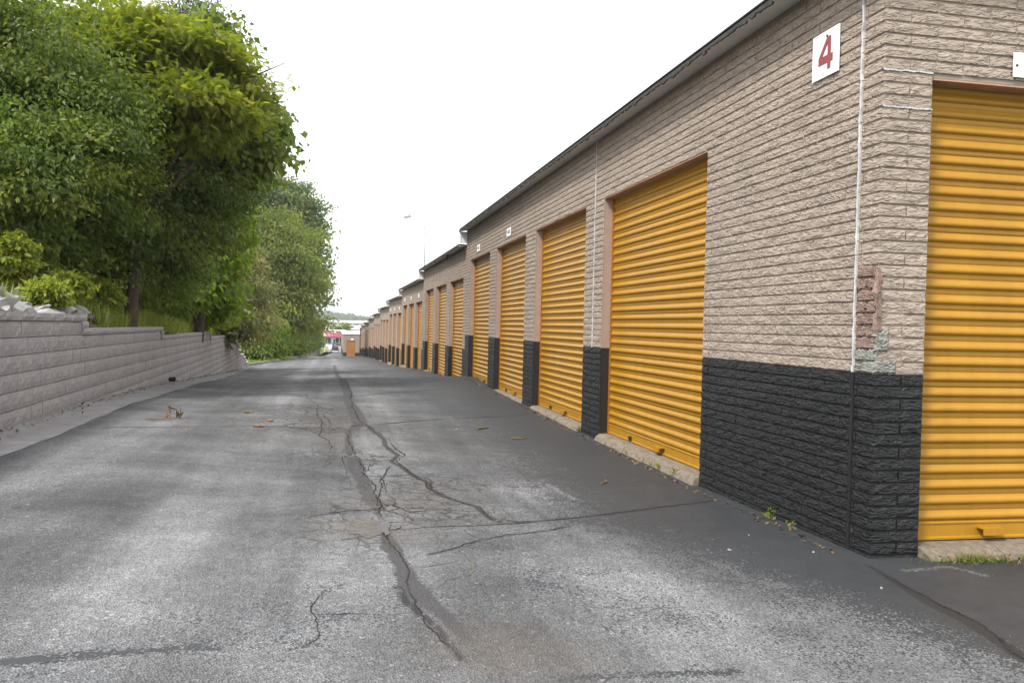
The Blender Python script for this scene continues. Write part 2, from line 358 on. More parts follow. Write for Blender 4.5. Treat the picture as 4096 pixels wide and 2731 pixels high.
TARS = [
    ([(775, 862), (792, 885), (800, 905), (799, 918), (820, 955), (826, 972), (812, 985)], [.22, .26, .26, .22, .32, .28, .15], 1.0),
    ([(801, 985), (800, 1010), (806, 1040)], [.10, .12, .16], 1.0),
    ([(810, 1050), (818, 1075), (832, 1100), (846, 1135), (856, 1160)], [.20, .22, .17, .17, .15], 1.0),
    ([ZOOM5(600, 500), ZOOM5(650, 600), ZOOM5(690, 680), ZOOM5(740, 760), ZOOM5(770, 850), ZOOM5(830, 930), ZOOM5(930, 1010), ZOOM5(1020, 1080), ZOOM5(1110, 1170), ZOOM5(1180, 1250)], [.11, .15, .13, .13, .17, .19, .14, .12, .12, .08], 1.0),
    ([ZOOM5(690, 880), ZOOM5(740, 970), ZOOM5(850, 1070), ZOOM5(960, 1160), ZOOM5(1050, 1280), ZOOM5(1150, 1400)], [.02, .05, .045, .035, .03, .05], 11.0),
    ([ZOOM6(630, 700), ZOOM6(690, 760), ZOOM6(790, 840), ZOOM6(800, 900), ZOOM6(860, 950), ZOOM6(920, 990), ZOOM6(860, 1050), ZOOM6(950, 1090), ZOOM6(1030, 1150), ZOOM6(1100, 1200), ZOOM6(1200, 1240), ZOOM6(1230, 1310), ZOOM6(1420, 1400)], .075, 11.1),
    ([ZOOM5(950, 220), ZOOM5(1260, 320), ZOOM5(1360, 410), ZOOM5(1420, 430)], [.03, .05, .07, .08], 11.1),
    ([ZOOM5(1380, 400), ZOOM5(1550, 430), ZOOM5(1750, 410), ZOOM5(1960, 385), (1500, 1165), (1640, 1150)], [.02, .10, .06, .035, .022, .014], 10.9),
    ([ZOOM5(900, 665), ZOOM5(1060, 632), ZOOM5(1200, 590), ZOOM5(1320, 558), ZOOM5(1500, 525), ZOOM5(1750, 488), ZOOM5(1900, 455)], [.02, .016, .02, .015, .02, .05, .05], 10.8),
    ([ZOOM6(520, 345), ZOOM6(880, 342), ZOOM6(1000, 335)], .05, -1.0),
    ([ZOOM6(380, 280), ZOOM6(430, 340), ZOOM6(460, 380)], .10, 1.0),
    ([ZOOM6(40, 203), ZOOM6(250, 203), ZOOM6(490, 209)], 1.0, 1.0),
    ([(0, 1522), (120, 1508), (250, 1496), (380, 1489), (490, 1485)], [.10, .10, .085, .06, .03], -1.0),
    ([(1300, 1556), (1420, 1548), (1560, 1542), (1690, 1536)], [.03, .035, .05, .025], -1.0),
    ([(1995, 1298), (2040, 1325), (2090, 1355), (2150, 1392), (2225, 1428), (2300, 1478), (2352, 1512), (2420, 1560)], [.05, .10, .12, .13, .14, .13, .12, .12], 11.0),
    ([ZOOM5(340, 860), ZOOM5(180, 900), ZOOM5(110, 1000), ZOOM5(150, 1150), ZOOM5(130, 1240), ZOOM5(0, 1320)], .07, -.62),
    ([(846, 1135), (858, 1165), (878, 1198), ZOOM5(600, 500)], [.14, .07, .06, .10], .9),
    ([(775, 862), (770, 850), (768, 838)], [.2, .25, .25], .9),
    ([ZOOM5(1180, 1250), ZOOM5(1230, 1320), ZOOM5(1260, 1350)], [.06, .03, .02], .7),
    ([(0, 1560), (60, 1548), (130, 1545)], .06, -.7),
    ([ZOOM6(1760, 1100), ZOOM6(1850, 1180), ZOOM6(1890, 1260), ZOOM6(1960, 1310), ZOOM6(2060, 1330), ZOOM6(2120, 1400), ZOOM6(2190, 1440)], .07, -9),
    ([ZOOM6(1560, 1330), ZOOM6(1700, 1310), ZOOM6(1900, 1320), ZOOM6(2060, 1330)], .05, -9),
    ([ZOOM5(1590, 210), ZOOM5(1680, 290), ZOOM5(1740, 340), ZOOM5(1800, 385)], .09, -9),
    ([ZOOM5(1760, 150), ZOOM5(1850, 200), ZOOM5(1950, 250)], .05, -9),
    ([ZOOM6(1450, 960), ZOOM6(1600, 940), ZOOM6(1720, 920)], .12, -9),
    ([(1640, 1290), (1720, 1330), (1800, 1345)], .08, -9),
    ([(2080, 1310), (2180, 1300), (2260, 1320)], .05, -9),
]
ROAD = build_road()
def road_z(x, y): return float(gz(x, y) + .012 * np.sin(x * 1.7 + y * .6) * np.sin(y * .9 - x * .4) * np.clip(abs(x - 3.49), 0, 1))
MAT['tar'] = plain('crack_filler_tar', (.082, .082, .086), .7, .4, .3, 14, .002)
MAT['tar_new'] = plain('fresh_black_tar', (.036, .036, .037), .55, .4, .35, 10, .003)
MAT['crack'] = plain('open_crack', (.030, .027, .025), .95, .1, .4, 14)
MAT['pothole'] = plain('gritty_pothole', (.13, .118, .105), .95, .1, .35, 25, .006)
def ribbon(name, pts2, width, mat, lift=.003, rag=.25, step=.05, mapper=None):
    """ragged strip along photo points laid on the asphalt"""
    P = np.array([G2(*(mapper(*p) if mapper else p)) for p in pts2])
    wd = np.array(width if hasattr(width, '__len__') else [width] * len(P)) * (1.75 if mat.name in ('crack_filler_tar', 'fresh_black_tar') else 1)
    seg = np.linalg.norm(np.diff(P[:, :2], axis=0), axis=1); s = np.concatenate([[0], np.cumsum(seg)])
    st = max(step, s[-1] / 400); u = np.arange(0, s[-1], st)
    C = np.stack([np.interp(u, s, P[:, 0]), np.interp(u, s, P[:, 1])], 1); ww = np.interp(u, s, wd)
    rw = np.cumsum(RNG.normal(0, .012, (len(u), 2)), axis=0); rw -= np.linspace(0, 1, len(u))[:, None] * rw[-1]
    C = C + rw * min(1, np.mean(ww) * 6 + .3)
    T = np.gradient(C, axis=0); T /= np.linalg.norm(T, axis=1)[:, None] + 1e-9; Nn = np.stack([-T[:, 1], T[:, 0]], 1)
    tap = np.clip(np.minimum(u, s[-1] - u) / (.15 + st), .25, 1)
    def sm():
        q = RNG.normal(0, 1, len(u) + 8); return np.convolve(q, np.ones(9) / 3.0, 'valid')
    a = ww * .5 * tap * (1 + rag * sm()).clip(.35, 1.8); b = ww * .5 * tap * (1 + rag * sm()).clip(.35, 1.8)
    L = C + Nn * a[:, None]; R = C - Nn * b[:, None]
    V = [(x, y, road_z(x, y) + lift) for x, y in np.stack([L, C, R], 1).reshape(-1, 2)]
    Fc = []
    for i in range(len(u) - 1):
        k = 3 * i; Fc += [(k, k + 1, k + 4, k + 3), (k + 1, k + 2, k + 5, k + 4)]
    me = mesh_np(name, V, Fc)
    if mat.name in ('crack_filler_tar', 'fresh_black_tar'):
        lv = .62 if mat.name == 'crack_filler_tar' else .98
        Q = np.array(V)[:, :2]; bs = np.array([SEALG[1][np.argmin(((SEALG[0] - q) ** 2).sum(1))] for q in Q[::15]]); bs = np.interp(np.arange(len(Q)), np.arange(0, len(Q), 15), bs)
        seal = bs.copy(); seal[1::3] = np.maximum(seal[1::3], lv + .25); z = np.zeros(3 * len(u), np.float32)
        for nm, v in (('seal', seal), ('wear', z), ('stain', z), ('crazed', z)):
            at = me.attributes.new(nm, 'FLOAT', 'POINT'); at.data.foreach_set('value', v.astype(np.float32))
        mat = MAT['asphalt']
    return link(name, me, mat, ROAD)
ribbon('crack', [ZOOM5(700, 490), ZOOM5(900, 465), ZOOM5(1200, 455), ZOOM5(1550, 432), ZOOM5(1750, 405), ZOOM5(1960, 378), (1500, 1162), (1650, 1148)], .012, MAT['crack'], .0025, .5, .02)
ribbon('crack', [(190, 979), (430, 981), (640, 981), (735, 985)], .018, MAT['crack'], .0025, .4, .05)
ribbon('crack', [ZOOM6(440, 715), ZOOM6(530, 700), ZOOM6(600, 695), ZOOM6(900, 680), ZOOM6(1300, 655), ZOOM6(1640, 640), ZOOM6(2150, 602)], [.05, .03, .02, .03, .03, .03, .02], MAT['crack'], .0025, .5, .04)
ribbon('crack', [ZOOM6(250, 450), ZOOM6(550, 425), ZOOM6(900, 400), ZOOM6(1450, 355)], .03, MAT['crack'], .0025, .5, .08)
ribbon('crack', [(2030, 1318), (2100, 1360), (2180, 1402), (2250, 1440), (2320, 1490), (2400, 1545)], .016, MAT['crack'], .0025, .6, .02)
ribbon('crack', [ZOOM5(20, 1065), ZOOM5(250, 1075), ZOOM5(450, 1078), ZOOM5(600, 1080)], .006, MAT['crack'], .0025, .6, .02)
ribbon('crack', [ZOOM5(640, 20), ZOOM5(600, 130), ZOOM5(625, 210), ZOOM5(570, 320), ZOOM5(660, 310), ZOOM5(760, 360), ZOOM5(1000, 340)], .012, MAT['crack'], .0025, .6, .02)
ribbon('crack', [ZOOM5(0, 405), ZOOM5(120, 380), ZOOM5(330, 350), ZOOM5(500, 340), ZOOM5(620, 330)], .010, MAT['crack'], .0025, .6, .02)
ribbon('crack', [ZOOM5(450, 95), ZOOM5(620, 95), ZOOM5(780, 85), ZOOM5(900, 130), ZOOM5(930, 200)], .014, MAT['crack'], .0025, .6, .02)
ribbon('crack', [ZOOM5(570, 470), ZOOM5(610, 490), ZOOM5(700, 490), ZOOM5(740, 455)], .02, MAT['crack'], .0025, .6, .02)
ribbon('crack', [ZOOM5(575, 480), ZOOM5(620, 535), ZOOM5(640, 560)], .03, MAT['crack'], .0025, .6, .02)
ribbon('crack', [ZOOM5(560, 720), ZOOM5(640, 716), ZOOM5(700, 718)], .012, MAT['crack'], .0025, .6, .02)
ribbon('crack', [ZOOM5(1160, 610), ZOOM5(1170, 670), ZOOM5(1230, 720), ZOOM5(1180, 800), ZOOM5(1040, 830), ZOOM5(1000, 880)], .010, MAT['pothole'], .0025, .7, .02)
ribbon('crack', [ZOOM5(700, 740), ZOOM5(900, 740), ZOOM5(1080, 715), ZOOM5(1200, 690)], .010, MAT['pothole'], .0025, .7, .02)
ribbon('crack', [(560, 900), (650, 902), (700, 912)], .02, MAT['crack'], .0025, .6, .05)
CW = [([(777, 862), (796, 885), (804, 905), (803, 918), (824, 955), (830, 970)], .022), ([(803, 985), (799, 1010), (808, 1040), (822, 1072), (838, 1100), (852, 1135), (862, 1162), (880, 1195)], .018),
      ([ZOOM5(610, 540), ZOOM5(640, 620), ZOOM5(700, 700), ZOOM5(720, 790), ZOOM5(700, 870), ZOOM5(780, 1000), ZOOM5(880, 1090), ZOOM5(970, 1180), ZOOM5(1060, 1290), ZOOM5(1150, 1410)], .011),
      ([ZOOM6(630, 700), ZOOM6(690, 760), ZOOM6(790, 840), ZOOM6(800, 900), ZOOM6(860, 950), ZOOM6(920, 990), ZOOM6(860, 1050), ZOOM6(950, 1090), ZOOM6(1030, 1150), ZOOM6(1100, 1200), ZOOM6(1200, 1240), ZOOM6(1230, 1310), ZOOM6(1420, 1400)], .02),
      ([ZOOM5(950, 220), ZOOM5(1080, 270), ZOOM5(1260, 320), ZOOM5(1380, 430)], .012), ([ZOOM5(900, 665), ZOOM5(1060, 632), ZOOM5(1200, 590), ZOOM5(1320, 558), ZOOM5(1500, 525), ZOOM5(1750, 488), ZOOM5(1900, 455)], .011),
      ([ZOOM5(180, 900), ZOOM5(110, 1000), ZOOM5(150, 1150), ZOOM5(130, 1240), ZOOM5(0, 1320)], .009), ([ZOOM6(270, 960), ZOOM6(300, 850), ZOOM6(180, 780), ZOOM6(330, 700), ZOOM6(250, 600), ZOOM6(330, 540)], .014),
      ([ZOOM6(410, 980), ZOOM6(400, 1060), ZOOM6(440, 1180)], .012), ([ZOOM6(660, 1050), ZOOM6(640, 1120), ZOOM6(560, 1190)], .012), ([ZOOM6(560, 1180), ZOOM6(760, 1190), ZOOM6(980, 1170)], .010), ([ZOOM6(760, 1190), ZOOM6(790, 1280), ZOOM6(830, 1370)], .012),
      ([(620, 940), (690, 935), (760, 940)], .02), ([(700, 905), (730, 930), (745, 965), (735, 1000)], .016), ([(0, 1534), (200, 1512), (340, 1497)], .006)]
for pts, wd in CW: ribbon('crack', pts, wd * .62, MAT['crack'], .0025, .95, .02)
def blob(name, pts, mat, lift=.003):
    P = np.array([G2(*ZOOM5(*p))[:2] for p in pts]); c = P.mean(0); out = []
    for i in range(len(P)):
        for k in range(4):
            q = P[i] + (P[(i + 1) % len(P)] - P[i]) * k / 4; out.append(c + (q - c) * (1 + RNG.normal(0, .05)))
    V = [(c[0], c[1], road_z(*c) + lift)] + [(q[0], q[1], road_z(*q) + lift) for q in out]; n = len(out)
    return link(name, mesh_np(name, V, [(0, 1 + i, 1 + (i + 1) % n) for i in range(n)]), mat, ROAD)
blob('pothole', [(325, 470), (360, 420), (420, 405), (520, 420), (575, 430), (590, 480), (580, 530), (480, 545), (400, 515), (350, 510)], MAT['pothole'])
blob('broken_slab', [(570, 440), (620, 430), (650, 450), (630, 490), (640, 515), (610, 530), (575, 490)], MAT['tar'], .006)

# ------------------------------------------------------------------ gutter strip along the block wall
def strip_sheet(name, ys, x0, x1, zf, mat, n=6, kind='structure'):
    V = []; Fc = []
    for y in ys:
        for k in range(n + 1):
            x = x0(y) + (x1(y) - x0(y)) * k / n; V.append((x, y, zf(x, y)))
    for i in range(len(ys) - 1):
        for k in range(n):
            a = i * (n + 1) + k; Fc.append((a, a + 1, a + n + 2, a + n + 1))
    return link(name, mesh_np(name, V, Fc, True), mat, kind=kind)
GUT = np.array([G(*p)[:2] for p in [(0, 1831), (180, 1760), (357, 1683), (540, 1610), (714, 1560), (867, 1519)]])
gut_pts = [tuple(p) for p in GUT]
def gut_x(y): return float(np.interp(y, [-4] + [p[1] for p in gut_pts] + [57], [gut_pts[0][0] + .25] + [p[0] for p in gut_pts] + [wall_x(57) + .35])) + .012 * math.sin(y * 2.1) + .012 * math.sin(y * 5.3)
strip_sheet('concrete_gutter', list(np.arange(-4, 56.2, .2)), lambda y: wall_x(y) - .1, gut_x, lambda x, y: road_z(x, y) + .004, MAT['gutter'])

# ------------------------------------------------------------------ block retaining wall
TILT = lambda y: -.003 * (y - 9.93)
LEV = [(1.0, 13.9, 0), (13.9, 21.4, 1), (21.4, 32.7, 2), (32.7, 41.4, 3), (41.4, 45.2, 4), (45.2, 46.9, 5), (46.9, 47.7, 6), (47.7, 49.3, 7.5), (49.3, 51.1, 9), (51.1, 52.7, 10), (52.7, 53.6, 11), (53.6, 55.5, 12)]
def lev_at(y):
    for a, b, k in LEV:
        if y < b: return k
    return 13
def rough_block(L, H, Dp, seed, nx=6, nz=3, amp=.005, capb=False):
    """front faces +x, length along y, origin centre of the front face"""
    r = np.random.default_rng(seed); V = []; Fc = []
    for k in range(nz + 1):
        for i in range(nx + 1):
            e = min(i, nx - i, k, nz - k) == 0
            ev = min(k, nz - k) == 0; x = (-.010 if ev else (-.002 if e else amp * r.normal())) ; V.append((x, -L / 2 + L * i / nx, -H / 2 + H * k / nz))
    idx = lambda i, k: k * (nx + 1) + i
    for k in range(nz):
        for i in range(nx): Fc.append((idx(i, k), idx(i + 1, k), idx(i + 1, k + 1), idx(i, k + 1)))
    b = len(V)
    for (i, k) in ((0, 0), (nx, 0), (nx, nz), (0, nz)): V.append((-Dp, V[idx(i, k)][1], V[idx(i, k)][2]))
    Fc.append(tuple([b, b + 1] + [idx(i, 0) for i in range(nx, -1, -1)]))
    Fc.append(tuple([idx(i, nz) for i in range(nx + 1)] + [b + 2, b + 3]))
    Fc.append(tuple([b + 3, b] + [idx(0, k) for k in range(nz + 1)]))
    Fc.append(tuple([idx(nx, k) for k in range(nz, -1, -1)] + [b + 1, b + 2]))
    me = bpy.data.meshes.new('block'); me.from_pydata([tuple(map(float, v)) for v in V], [], Fc)
    bm = bmesh.new(); bm.from_mesh(me); bmesh.ops.recalc_face_normals(bm, faces=bm.faces); bm.to_mesh(me); bm.free()
    me.materials.append(MAT['block']); return me
def join_copies(items):
    """items: (mesh, matrix) -> one mesh"""
    VV = []; FF = []; n = 0
    for me, mx in items:
        v = np.array([x.co for x in me.vertices]); m = np.array(mx); VV.append(v @ m[:3, :3].T + m[:3, 3])
        FF += [tuple(i + n for i in p.vertices) for p in me.polygons]; n += len(v)
    return mesh_np('joined', np.vstack(VV), FF)
def px_size(c, s):
    d = RC.T @ np.asarray(c, float)
    if d[2] < .3: return 0
    x, y = CX + FPX * d[0] / d[2], CY + FPX * d[1] / d[2]
    if not (-60 < x < 4156 and -60 < y < 2791): return 0
    return s / d[2]
RW = empty('retaining_wall', (wall_x(20), 20, float(gz(wall_x(20), 20))))
tag(RW, 'long grey split face block retaining wall stepping down beside the lane', 'retaining wall')
RWI = Matrix.Translation(RW.location).inverted()
ang = math.atan(.04)
def build_retaining():
    bl = [rough_block(.449, .192, .25, i) for i in range(6)]; cp = [rough_block(.60, .095, .33, 20 + i, 6, 2, .006) for i in range(4)]
    items = []
    for row in range(0, 15):
        zt = -.055 - .2 * row                         # top of this course before tilt
        y = 1.0 + (.22 if row % 2 else 0)
        while y < 55.6:
            yc = y + .225; y += .45
            if lev_at(yc) > row + .01: continue
            z = zt - .1 + TILT(yc)
            if z + .1 < float(gz(wall_x(yc), yc)) - .02: continue
            x = wall_x(yc) + .012 * (row - 6)
            items.append((bl[random.randrange(6)], (x + random.uniform(-.004, .004), yc, z), random.uniform(-.002, .002), .2))
    for a, b, k in LEV:
        a2 = a - .22 if k else a; n = max(1, round((b - a2) / .6)); L = (b - a2 + .05) / n
        if k and k < 7: items.append((bl[0], (wall_x(a) + .030 + .012 * (k - 7), a - .02, .04 - .2 * k + .052 + TILT(a)), 0, .21))
        for i in range(n):
            yc = a2 + .05 + L * (i + .5); z = .04 - .2 * k - .0475 + TILT(yc)
            items.append((cp[random.randrange(4)], (wall_x(yc) + .035 + .012 * (k - 7), yc, z), random.uniform(-.004, .004), .5, L / .605))
    items.sort(key=lambda t: -px_size(t[1], t[3]))
    big, rest = items[:298], items[298:]
    for it in big:
        o = link('cap_block' if it[3] == .5 else 'block', it[0], None, RW)
        o.location = Vector(it[1]) - RW.location; o.rotation_euler = (0, 0, ang + it[2])
        if it[3] == .5: o.scale = (1, it[4], 1)
        if it[3] == .21: o.scale = (1, .85, .52)
    me = join_copies([(it[0], Matrix.Translation(Vector(it[1]) - RW.location) @ Matrix.Rotation(ang + it[2], 4, 'Z') @ Matrix.Diagonal((1, it[4] if it[3] == .5 else 1, 1, 1))) for it in rest])
    link('block_courses', me, MAT['block'], RW, kind='stuff')
    m = MB()                                          # rubble core that fills the wall behind the faces
    for a, b, k in LEV:
        n = max(1, int((b - a) / 2))
        for i in range(n):
            y0 = a + (b - a) * i / n; y1 = a + (b - a) * (i + 1) / n; zt = -.06 - .2 * k + TILT(y1); zb = float(gz(-4, y1)) - .3
            xm = wall_x(y1)
            m.box(xm - .36, xm - .22, y0, y1, zb, zt)
    for v in range(len(m.v)): m.v[v] = tuple(np.array(m.v[v]) - np.array(RW.location))
    m.build('wall_core', MAT['concrete'], RW)
build_retaining()
dp = MB(); dp.tube([(0, 0, 0), (.25, 0, .02)], [.055, .055], 14); pc = G(678, 1530)
o = dp.build('drain_pipe', MAT['black_plastic'], None, (wall_x(pc[1]) - .1, pc[1], float(gz(wall_x(pc[1]), pc[1])) + .07), smooth=False); tag(o, 'short black plastic drain pipe poking out of the block wall foot', 'pipe')

# ------------------------------------------------------------------ bank behind the wall, verge
LEVY = np.array([-5] + [(a + b) / 2 for a, b, k in LEV] + [57, 70]); LEVK = np.array([0] + [k for a, b, k in LEV] + [13, 13])
def bank_z(x, y):
    d = np.maximum(0, wall_x(y) - x); g = gz(wall_x(y), y)
    top = np.where(y < 56, .05 - .2 * np.interp(y, LEVY, LEVK) + TILT(y), g + .12); top = np.maximum(top, g + .12)
    sl_ = np.interp(y, [0, 14, 25, 45, 58, 75], [.30, .30, .24, .16, .05, .03])
    return top + sl_ * np.clip(d - .3, 0, 7) + .04 * np.clip(d - 7, 0, 30) + .06 * np.sin(x * 2.3 + y) * np.sin(y * 1.9) * np.clip(d - .4, 0, 1) * (y < 56)
strip_sheet('bank', list(np.arange(-3, 57, .4)), lambda y: -45, lambda y: wall_x(y) - .22, lambda x, y: float(bank_z(x, y)) - .05, MAT['soil'], 60)
def curb_x(y): return float(np.interp(y, [56, 62, 80, 115, 150, 200, 255], [-5.25, -5.2, -4.9, -4.1, -3.6, -3.2, -3.0]))
strip_sheet('grass_verge', list(np.arange(55.8, 256, 2)), lambda y: -45, curb_x, lambda x, y: float(gz(curb_x(y), y)) + .13 + .03 * (curb_x(y) - x), MAT['grass_ground'], 24)
ck = MB()
for a in np.arange(56, 254, 6.0):
    for (u0, u1) in ((a, min(a + 6, 255)),):
        x0, x1 = curb_x(u0), curb_x(u1); z0, z1 = float(gz(x0, u0)), float(gz(x1, u1))
        ck.add([(x0, u0, z0 - .1), (x1, u1, z1 - .1), (x1, u1, z1 + .14), (x0, u0, z0 + .14), (x0 - .18, u0, z0 - .1), (x1 - .18, u1, z1 - .1), (x1 - .18, u1, z1 + .14), (x0 - .18, u0, z0 + .14)],
               [(0, 1, 2, 3), (3, 2, 6, 7), (4, 7, 6, 5), (0, 3, 7, 4), (1, 5, 6, 2)])
ck.build('asphalt_curb', MAT['gutter'], kind='structure')
tr = strip_sheet('terrain', [-60, -5, 60, 130, 200, 260, 300, 600, 1200, 2200], lambda y: -900, lambda y: 900, lambda x, y: float(np.interp(y, [-60, 0, 60, 130, 200, 260, 300, 4000], [-2.6, -2.6, -4.2, -6.2, -9.0, -9.6, -9.4, -9.4])), MAT['far_ground'], 12)

# ------------------------------------------------------------------ terraced storage building
XW, YE = 3.49, 5.1
def brick_mesh(seed, simple=False):
    """unit brick: length .39 along x, height .066 along z, face looks -y, proud of y=0"""
    r = np.random.default_rng(seed); L, H, Dp = .39, .071, .013; nx, nz = (4, 2) if not simple else (1, 1)
    V = []; Fc = []
    for k in range(nz + 1):
        for i in range(nx + 1):
            ex = i in (0, nx); ez = k in (0, nz)
            sx = (.004 if i == 0 else -.004) if ex else 0; sz = (.004 if k == 0 else -.004) if ez else 0
            V.append((-L / 2 + L * i / nx + sx, -Dp + (.003 if (ex or ez) else 0) + (0 if simple else .0014 * r.normal()), -H / 2 + H * k / nz + sz))
    idx = lambda i, k: k * (nx + 1) + i
    for k in range(nz):
        for i in range(nx): Fc.append((idx(i, k), idx(i + 1, k), idx(i + 1, k + 1), idx(i, k + 1)))
    per = [(i, 0) for i in range(nx)] + [(nx, k) for k in range(nz)] + [(i, nz) for i in range(nx, 0, -1)] + [(0, k) for k in range(nz, 0, -1)]
    b = len(V)
    for (i, k) in per: V.append((-L / 2 + L * i / nx, 0, -H / 2 + H * k / nz))
    m = len(per)
    for q in range(m): Fc.append((idx(*per[q]), b + q, b + (q + 1) % m, idx(*per[(q + 1) % m])))
    me = bpy.data.meshes.new('brick'); me.from_pydata([tuple(map(float, v)) for v in V], [], Fc); me.update(); return me
BR = {}
for key in ('brick', 'brick_black'):
    BR[key] = []
    for s in range(5):
        me = brick_mesh(s); me.materials.append(MAT[key]); BR[key].append(me)
SIMPLE = brick_mesh(99, True)
def courses(a0, a1, z0, z1, zref, holes, phase=0):
    """running bond cells (start, end, z centre) cut by openings (a0,a1,z0,z1)"""
    out = []; k0 = math.floor((z0 - zref) / .08); k1 = math.ceil((z1 - zref) / .08)
    for k in range(k0, k1):
        zc = zref + (k + .5) * .08
        if zc - .03 < z0 - .06 or zc + .03 > z1 + .01: continue
        cuts = [(a0, a1)]
        for (h0, h1, hz0, hz1) in holes:
            if hz0 < zc < hz1:
                nc = []
                for (s, e) in cuts:
                    if h1 <= s or h0 >= e: nc.append((s, e))
                    else:
                        if h0 - s > .03: nc.append((s, h0))
                        if e - h1 > .03: nc.append((h1, e))
                cuts = nc
        off = (phase + (.2 if k % 2 else 0)) % .4
        for (s, e) in cuts:
            i = math.floor((s - off) / .4)
            while True:
                b0 = off + i * .4; b1 = b0 + .4; i += 1
                if b0 >= e: break
                q0, q1 = max(b0, s), min(b1, e)
                if q1 - q0 > .035: out.append((q0, q1, zc))
    return out
RIB = .1065
def slat_mesh(L, seam=False):
    """one corrugation, length along y, looks -x, z from 0 to RIB"""
    prof = [(0, 0), (-.001, .004), (-.001, .030), (.0015, .033), (.0015, .036), (-.001, .039), (-.002, .049), (-.007, .054), (-.0135, .061), (-.0175, .070), (-.019, .079), (-.0175, .088), (-.013, .0955), (-.006, .100), (0, .1035), (0, RIB)]
    # flip so that the dark undercut sits below the bulge
    prof = [(x * 1.05, RIB - z) for x, z in prof][::-1]
    if seam: prof = [(x - (.0025 if .074 < z < .092 else 0), z) for x, z in prof]
    n = len(prof); V = [(x, -L / 2, z) for x, z in prof] + [(x, L / 2, z) for x, z in prof]
    Fc = np.array([(i, i + 1, n + i + 1, n + i) for i in range(n - 1)])
    me = mesh_np('slat', np.array(V), Fc, True); me.materials.append(MAT['yellow']); return me
def door_parts(parent, L, H, detail, place, hy=None, slat_cache={}):
    """place: matrix mapping door space (y along the opening, looks -x, z up from sill) to parent's space"""
    d = empty('roll_up_door'); d.parent = parent; d.matrix_local = place
    bar = .128; n = int((H - bar) / RIB) + 1
    if detail:
        for seam in (0, 1):
            if (round(L, 2), seam) not in slat_cache: slat_cache[(round(L, 2), seam)] = slat_mesh(L, bool(seam))
        for i in range(n):
            o = link('slat', slat_cache[(round(L, 2), 1 if i % 5 == 3 else 0)], None, d); o.location = (0, 0, bar + i * RIB)
    else:
        s = slat_mesh(L); me = join_copies([(s, Matrix.Translation((0, 0, bar + i * RIB))) for i in range(n)]); me.polygons.foreach_set('use_smooth', np.ones(len(me.polygons), bool))
        link('curtain', me, MAT['yellow'], d)
    m = MB(); m.prism([(-.001, .012), (-.012, .018), (-.012, .110), (-.004, .118), (-.004, bar), (.01, bar), (.01, .012)], 'y', 0, 0) if 0 else None
    prof = [(-.02, .0), (-.02, .014), (-.006, .02), (-.006, .104), (-.012, .108), (-.012, .118), (-.002, bar), (.01, bar), (.01, 0)]
    m.prism(prof, 'y', -L / 2, L / 2); m.build('bottom_bar', MAT['yellow'], d)
    if detail:
        for sgn in (-1, 1): MB().box(-.03, .02, sgn * L / 2 - .02, sgn * L / 2 + .02, 0, H).build('guide_rail', MAT['yellow_trim'], d)
        h = MB(); h.box(-.085, -.013, -.085, .085, .075, .082); h.box(-.085, -.078, -.085, .085, .035, .075); h.build('handle', MAT['yellow'], d).location = (0, -.12 * L + random.uniform(-.2, .2) if hy is None else hy, 0)
        q = MB(); q.box(-.05, -.013, -.01, .012, .02, .075); q.cyl((-.035, -.025, .045), .010, .05, 8, 'y'); q.build('latch', MAT['steel_dark'], d).location = (0, L * .22 if hy is None else -.3 * L, -.005)
    return d
ROT_END = Matrix.Rotation(math.pi / 2, 4, 'Z')
def wall_boxes(m_up, m_lo, ax, a0, a1, z0, z1, zblk, holes, t0, t1):
    """backing of a wall with openings, thickness t0..t1, split at the paint line"""
    es = sorted(set([a0, a1] + [h for hh in holes for h in hh[:2]]))
    for s, e in zip(es[:-1], es[1:]):
        hz = [h for h in holes if h[0] <= (s + e) / 2 <= h[1]]
        spans = [(z0, z1)] if not hz else [(z0, hz[0][2]), (hz[0][3], z1)]
        for (p, q) in spans:
            for (mm, u, v) in ((m_lo, p, min(q, zblk)), (m_up, max(p, zblk), q)):
                if v - u > .005:
                    if ax == 'y': mm.box(t0, t1, s, e, u, v)
                    else: mm.box(s, e, t0, t1, u, v)
SEC = [dict(y0=5.1, y1=23.5, head=1.75, doors=[(7.85, 11.13), (11.97, 15.15), (15.98, 19.01), (19.81, 22.80)], dz=-1.395)]
heads = [1.35, .98, .63, .29, -.04, -.39, -.76, -1.10, -1.45]
for i, h in enumerate(heads):
    y0 = 23.5 + 11.55 * i if i == 0 else 35.1 + 11.33 * (i - 1); y1 = 35.1 if i == 0 else y0 + 11.33
    SEC.append(dict(y0=y0, y1=y1, head=h, doors=[(y0 + .5, y0 + 3.4), (y0 + 4.3, y0 + 7.15), (y0 + 8.0, y0 + 10.8)], dz=h - 3.12))
ORD = ['first', 'second', 'third', 'fourth', 'fifth', 'sixth', 'seventh', 'eighth', 'ninth', 'tenth']
SLAB = [
 'tall nearest section of the brick storage block with the corner and white 4 plate',
 'second section of the storage block, one step down, with torn felt at its eave',
 'third section of the storage block from the corner, three white number plates above its doors',
 'fourth section of the storage block from the corner, below the third one']
SECT = []
XB = 9.4      # back of the building
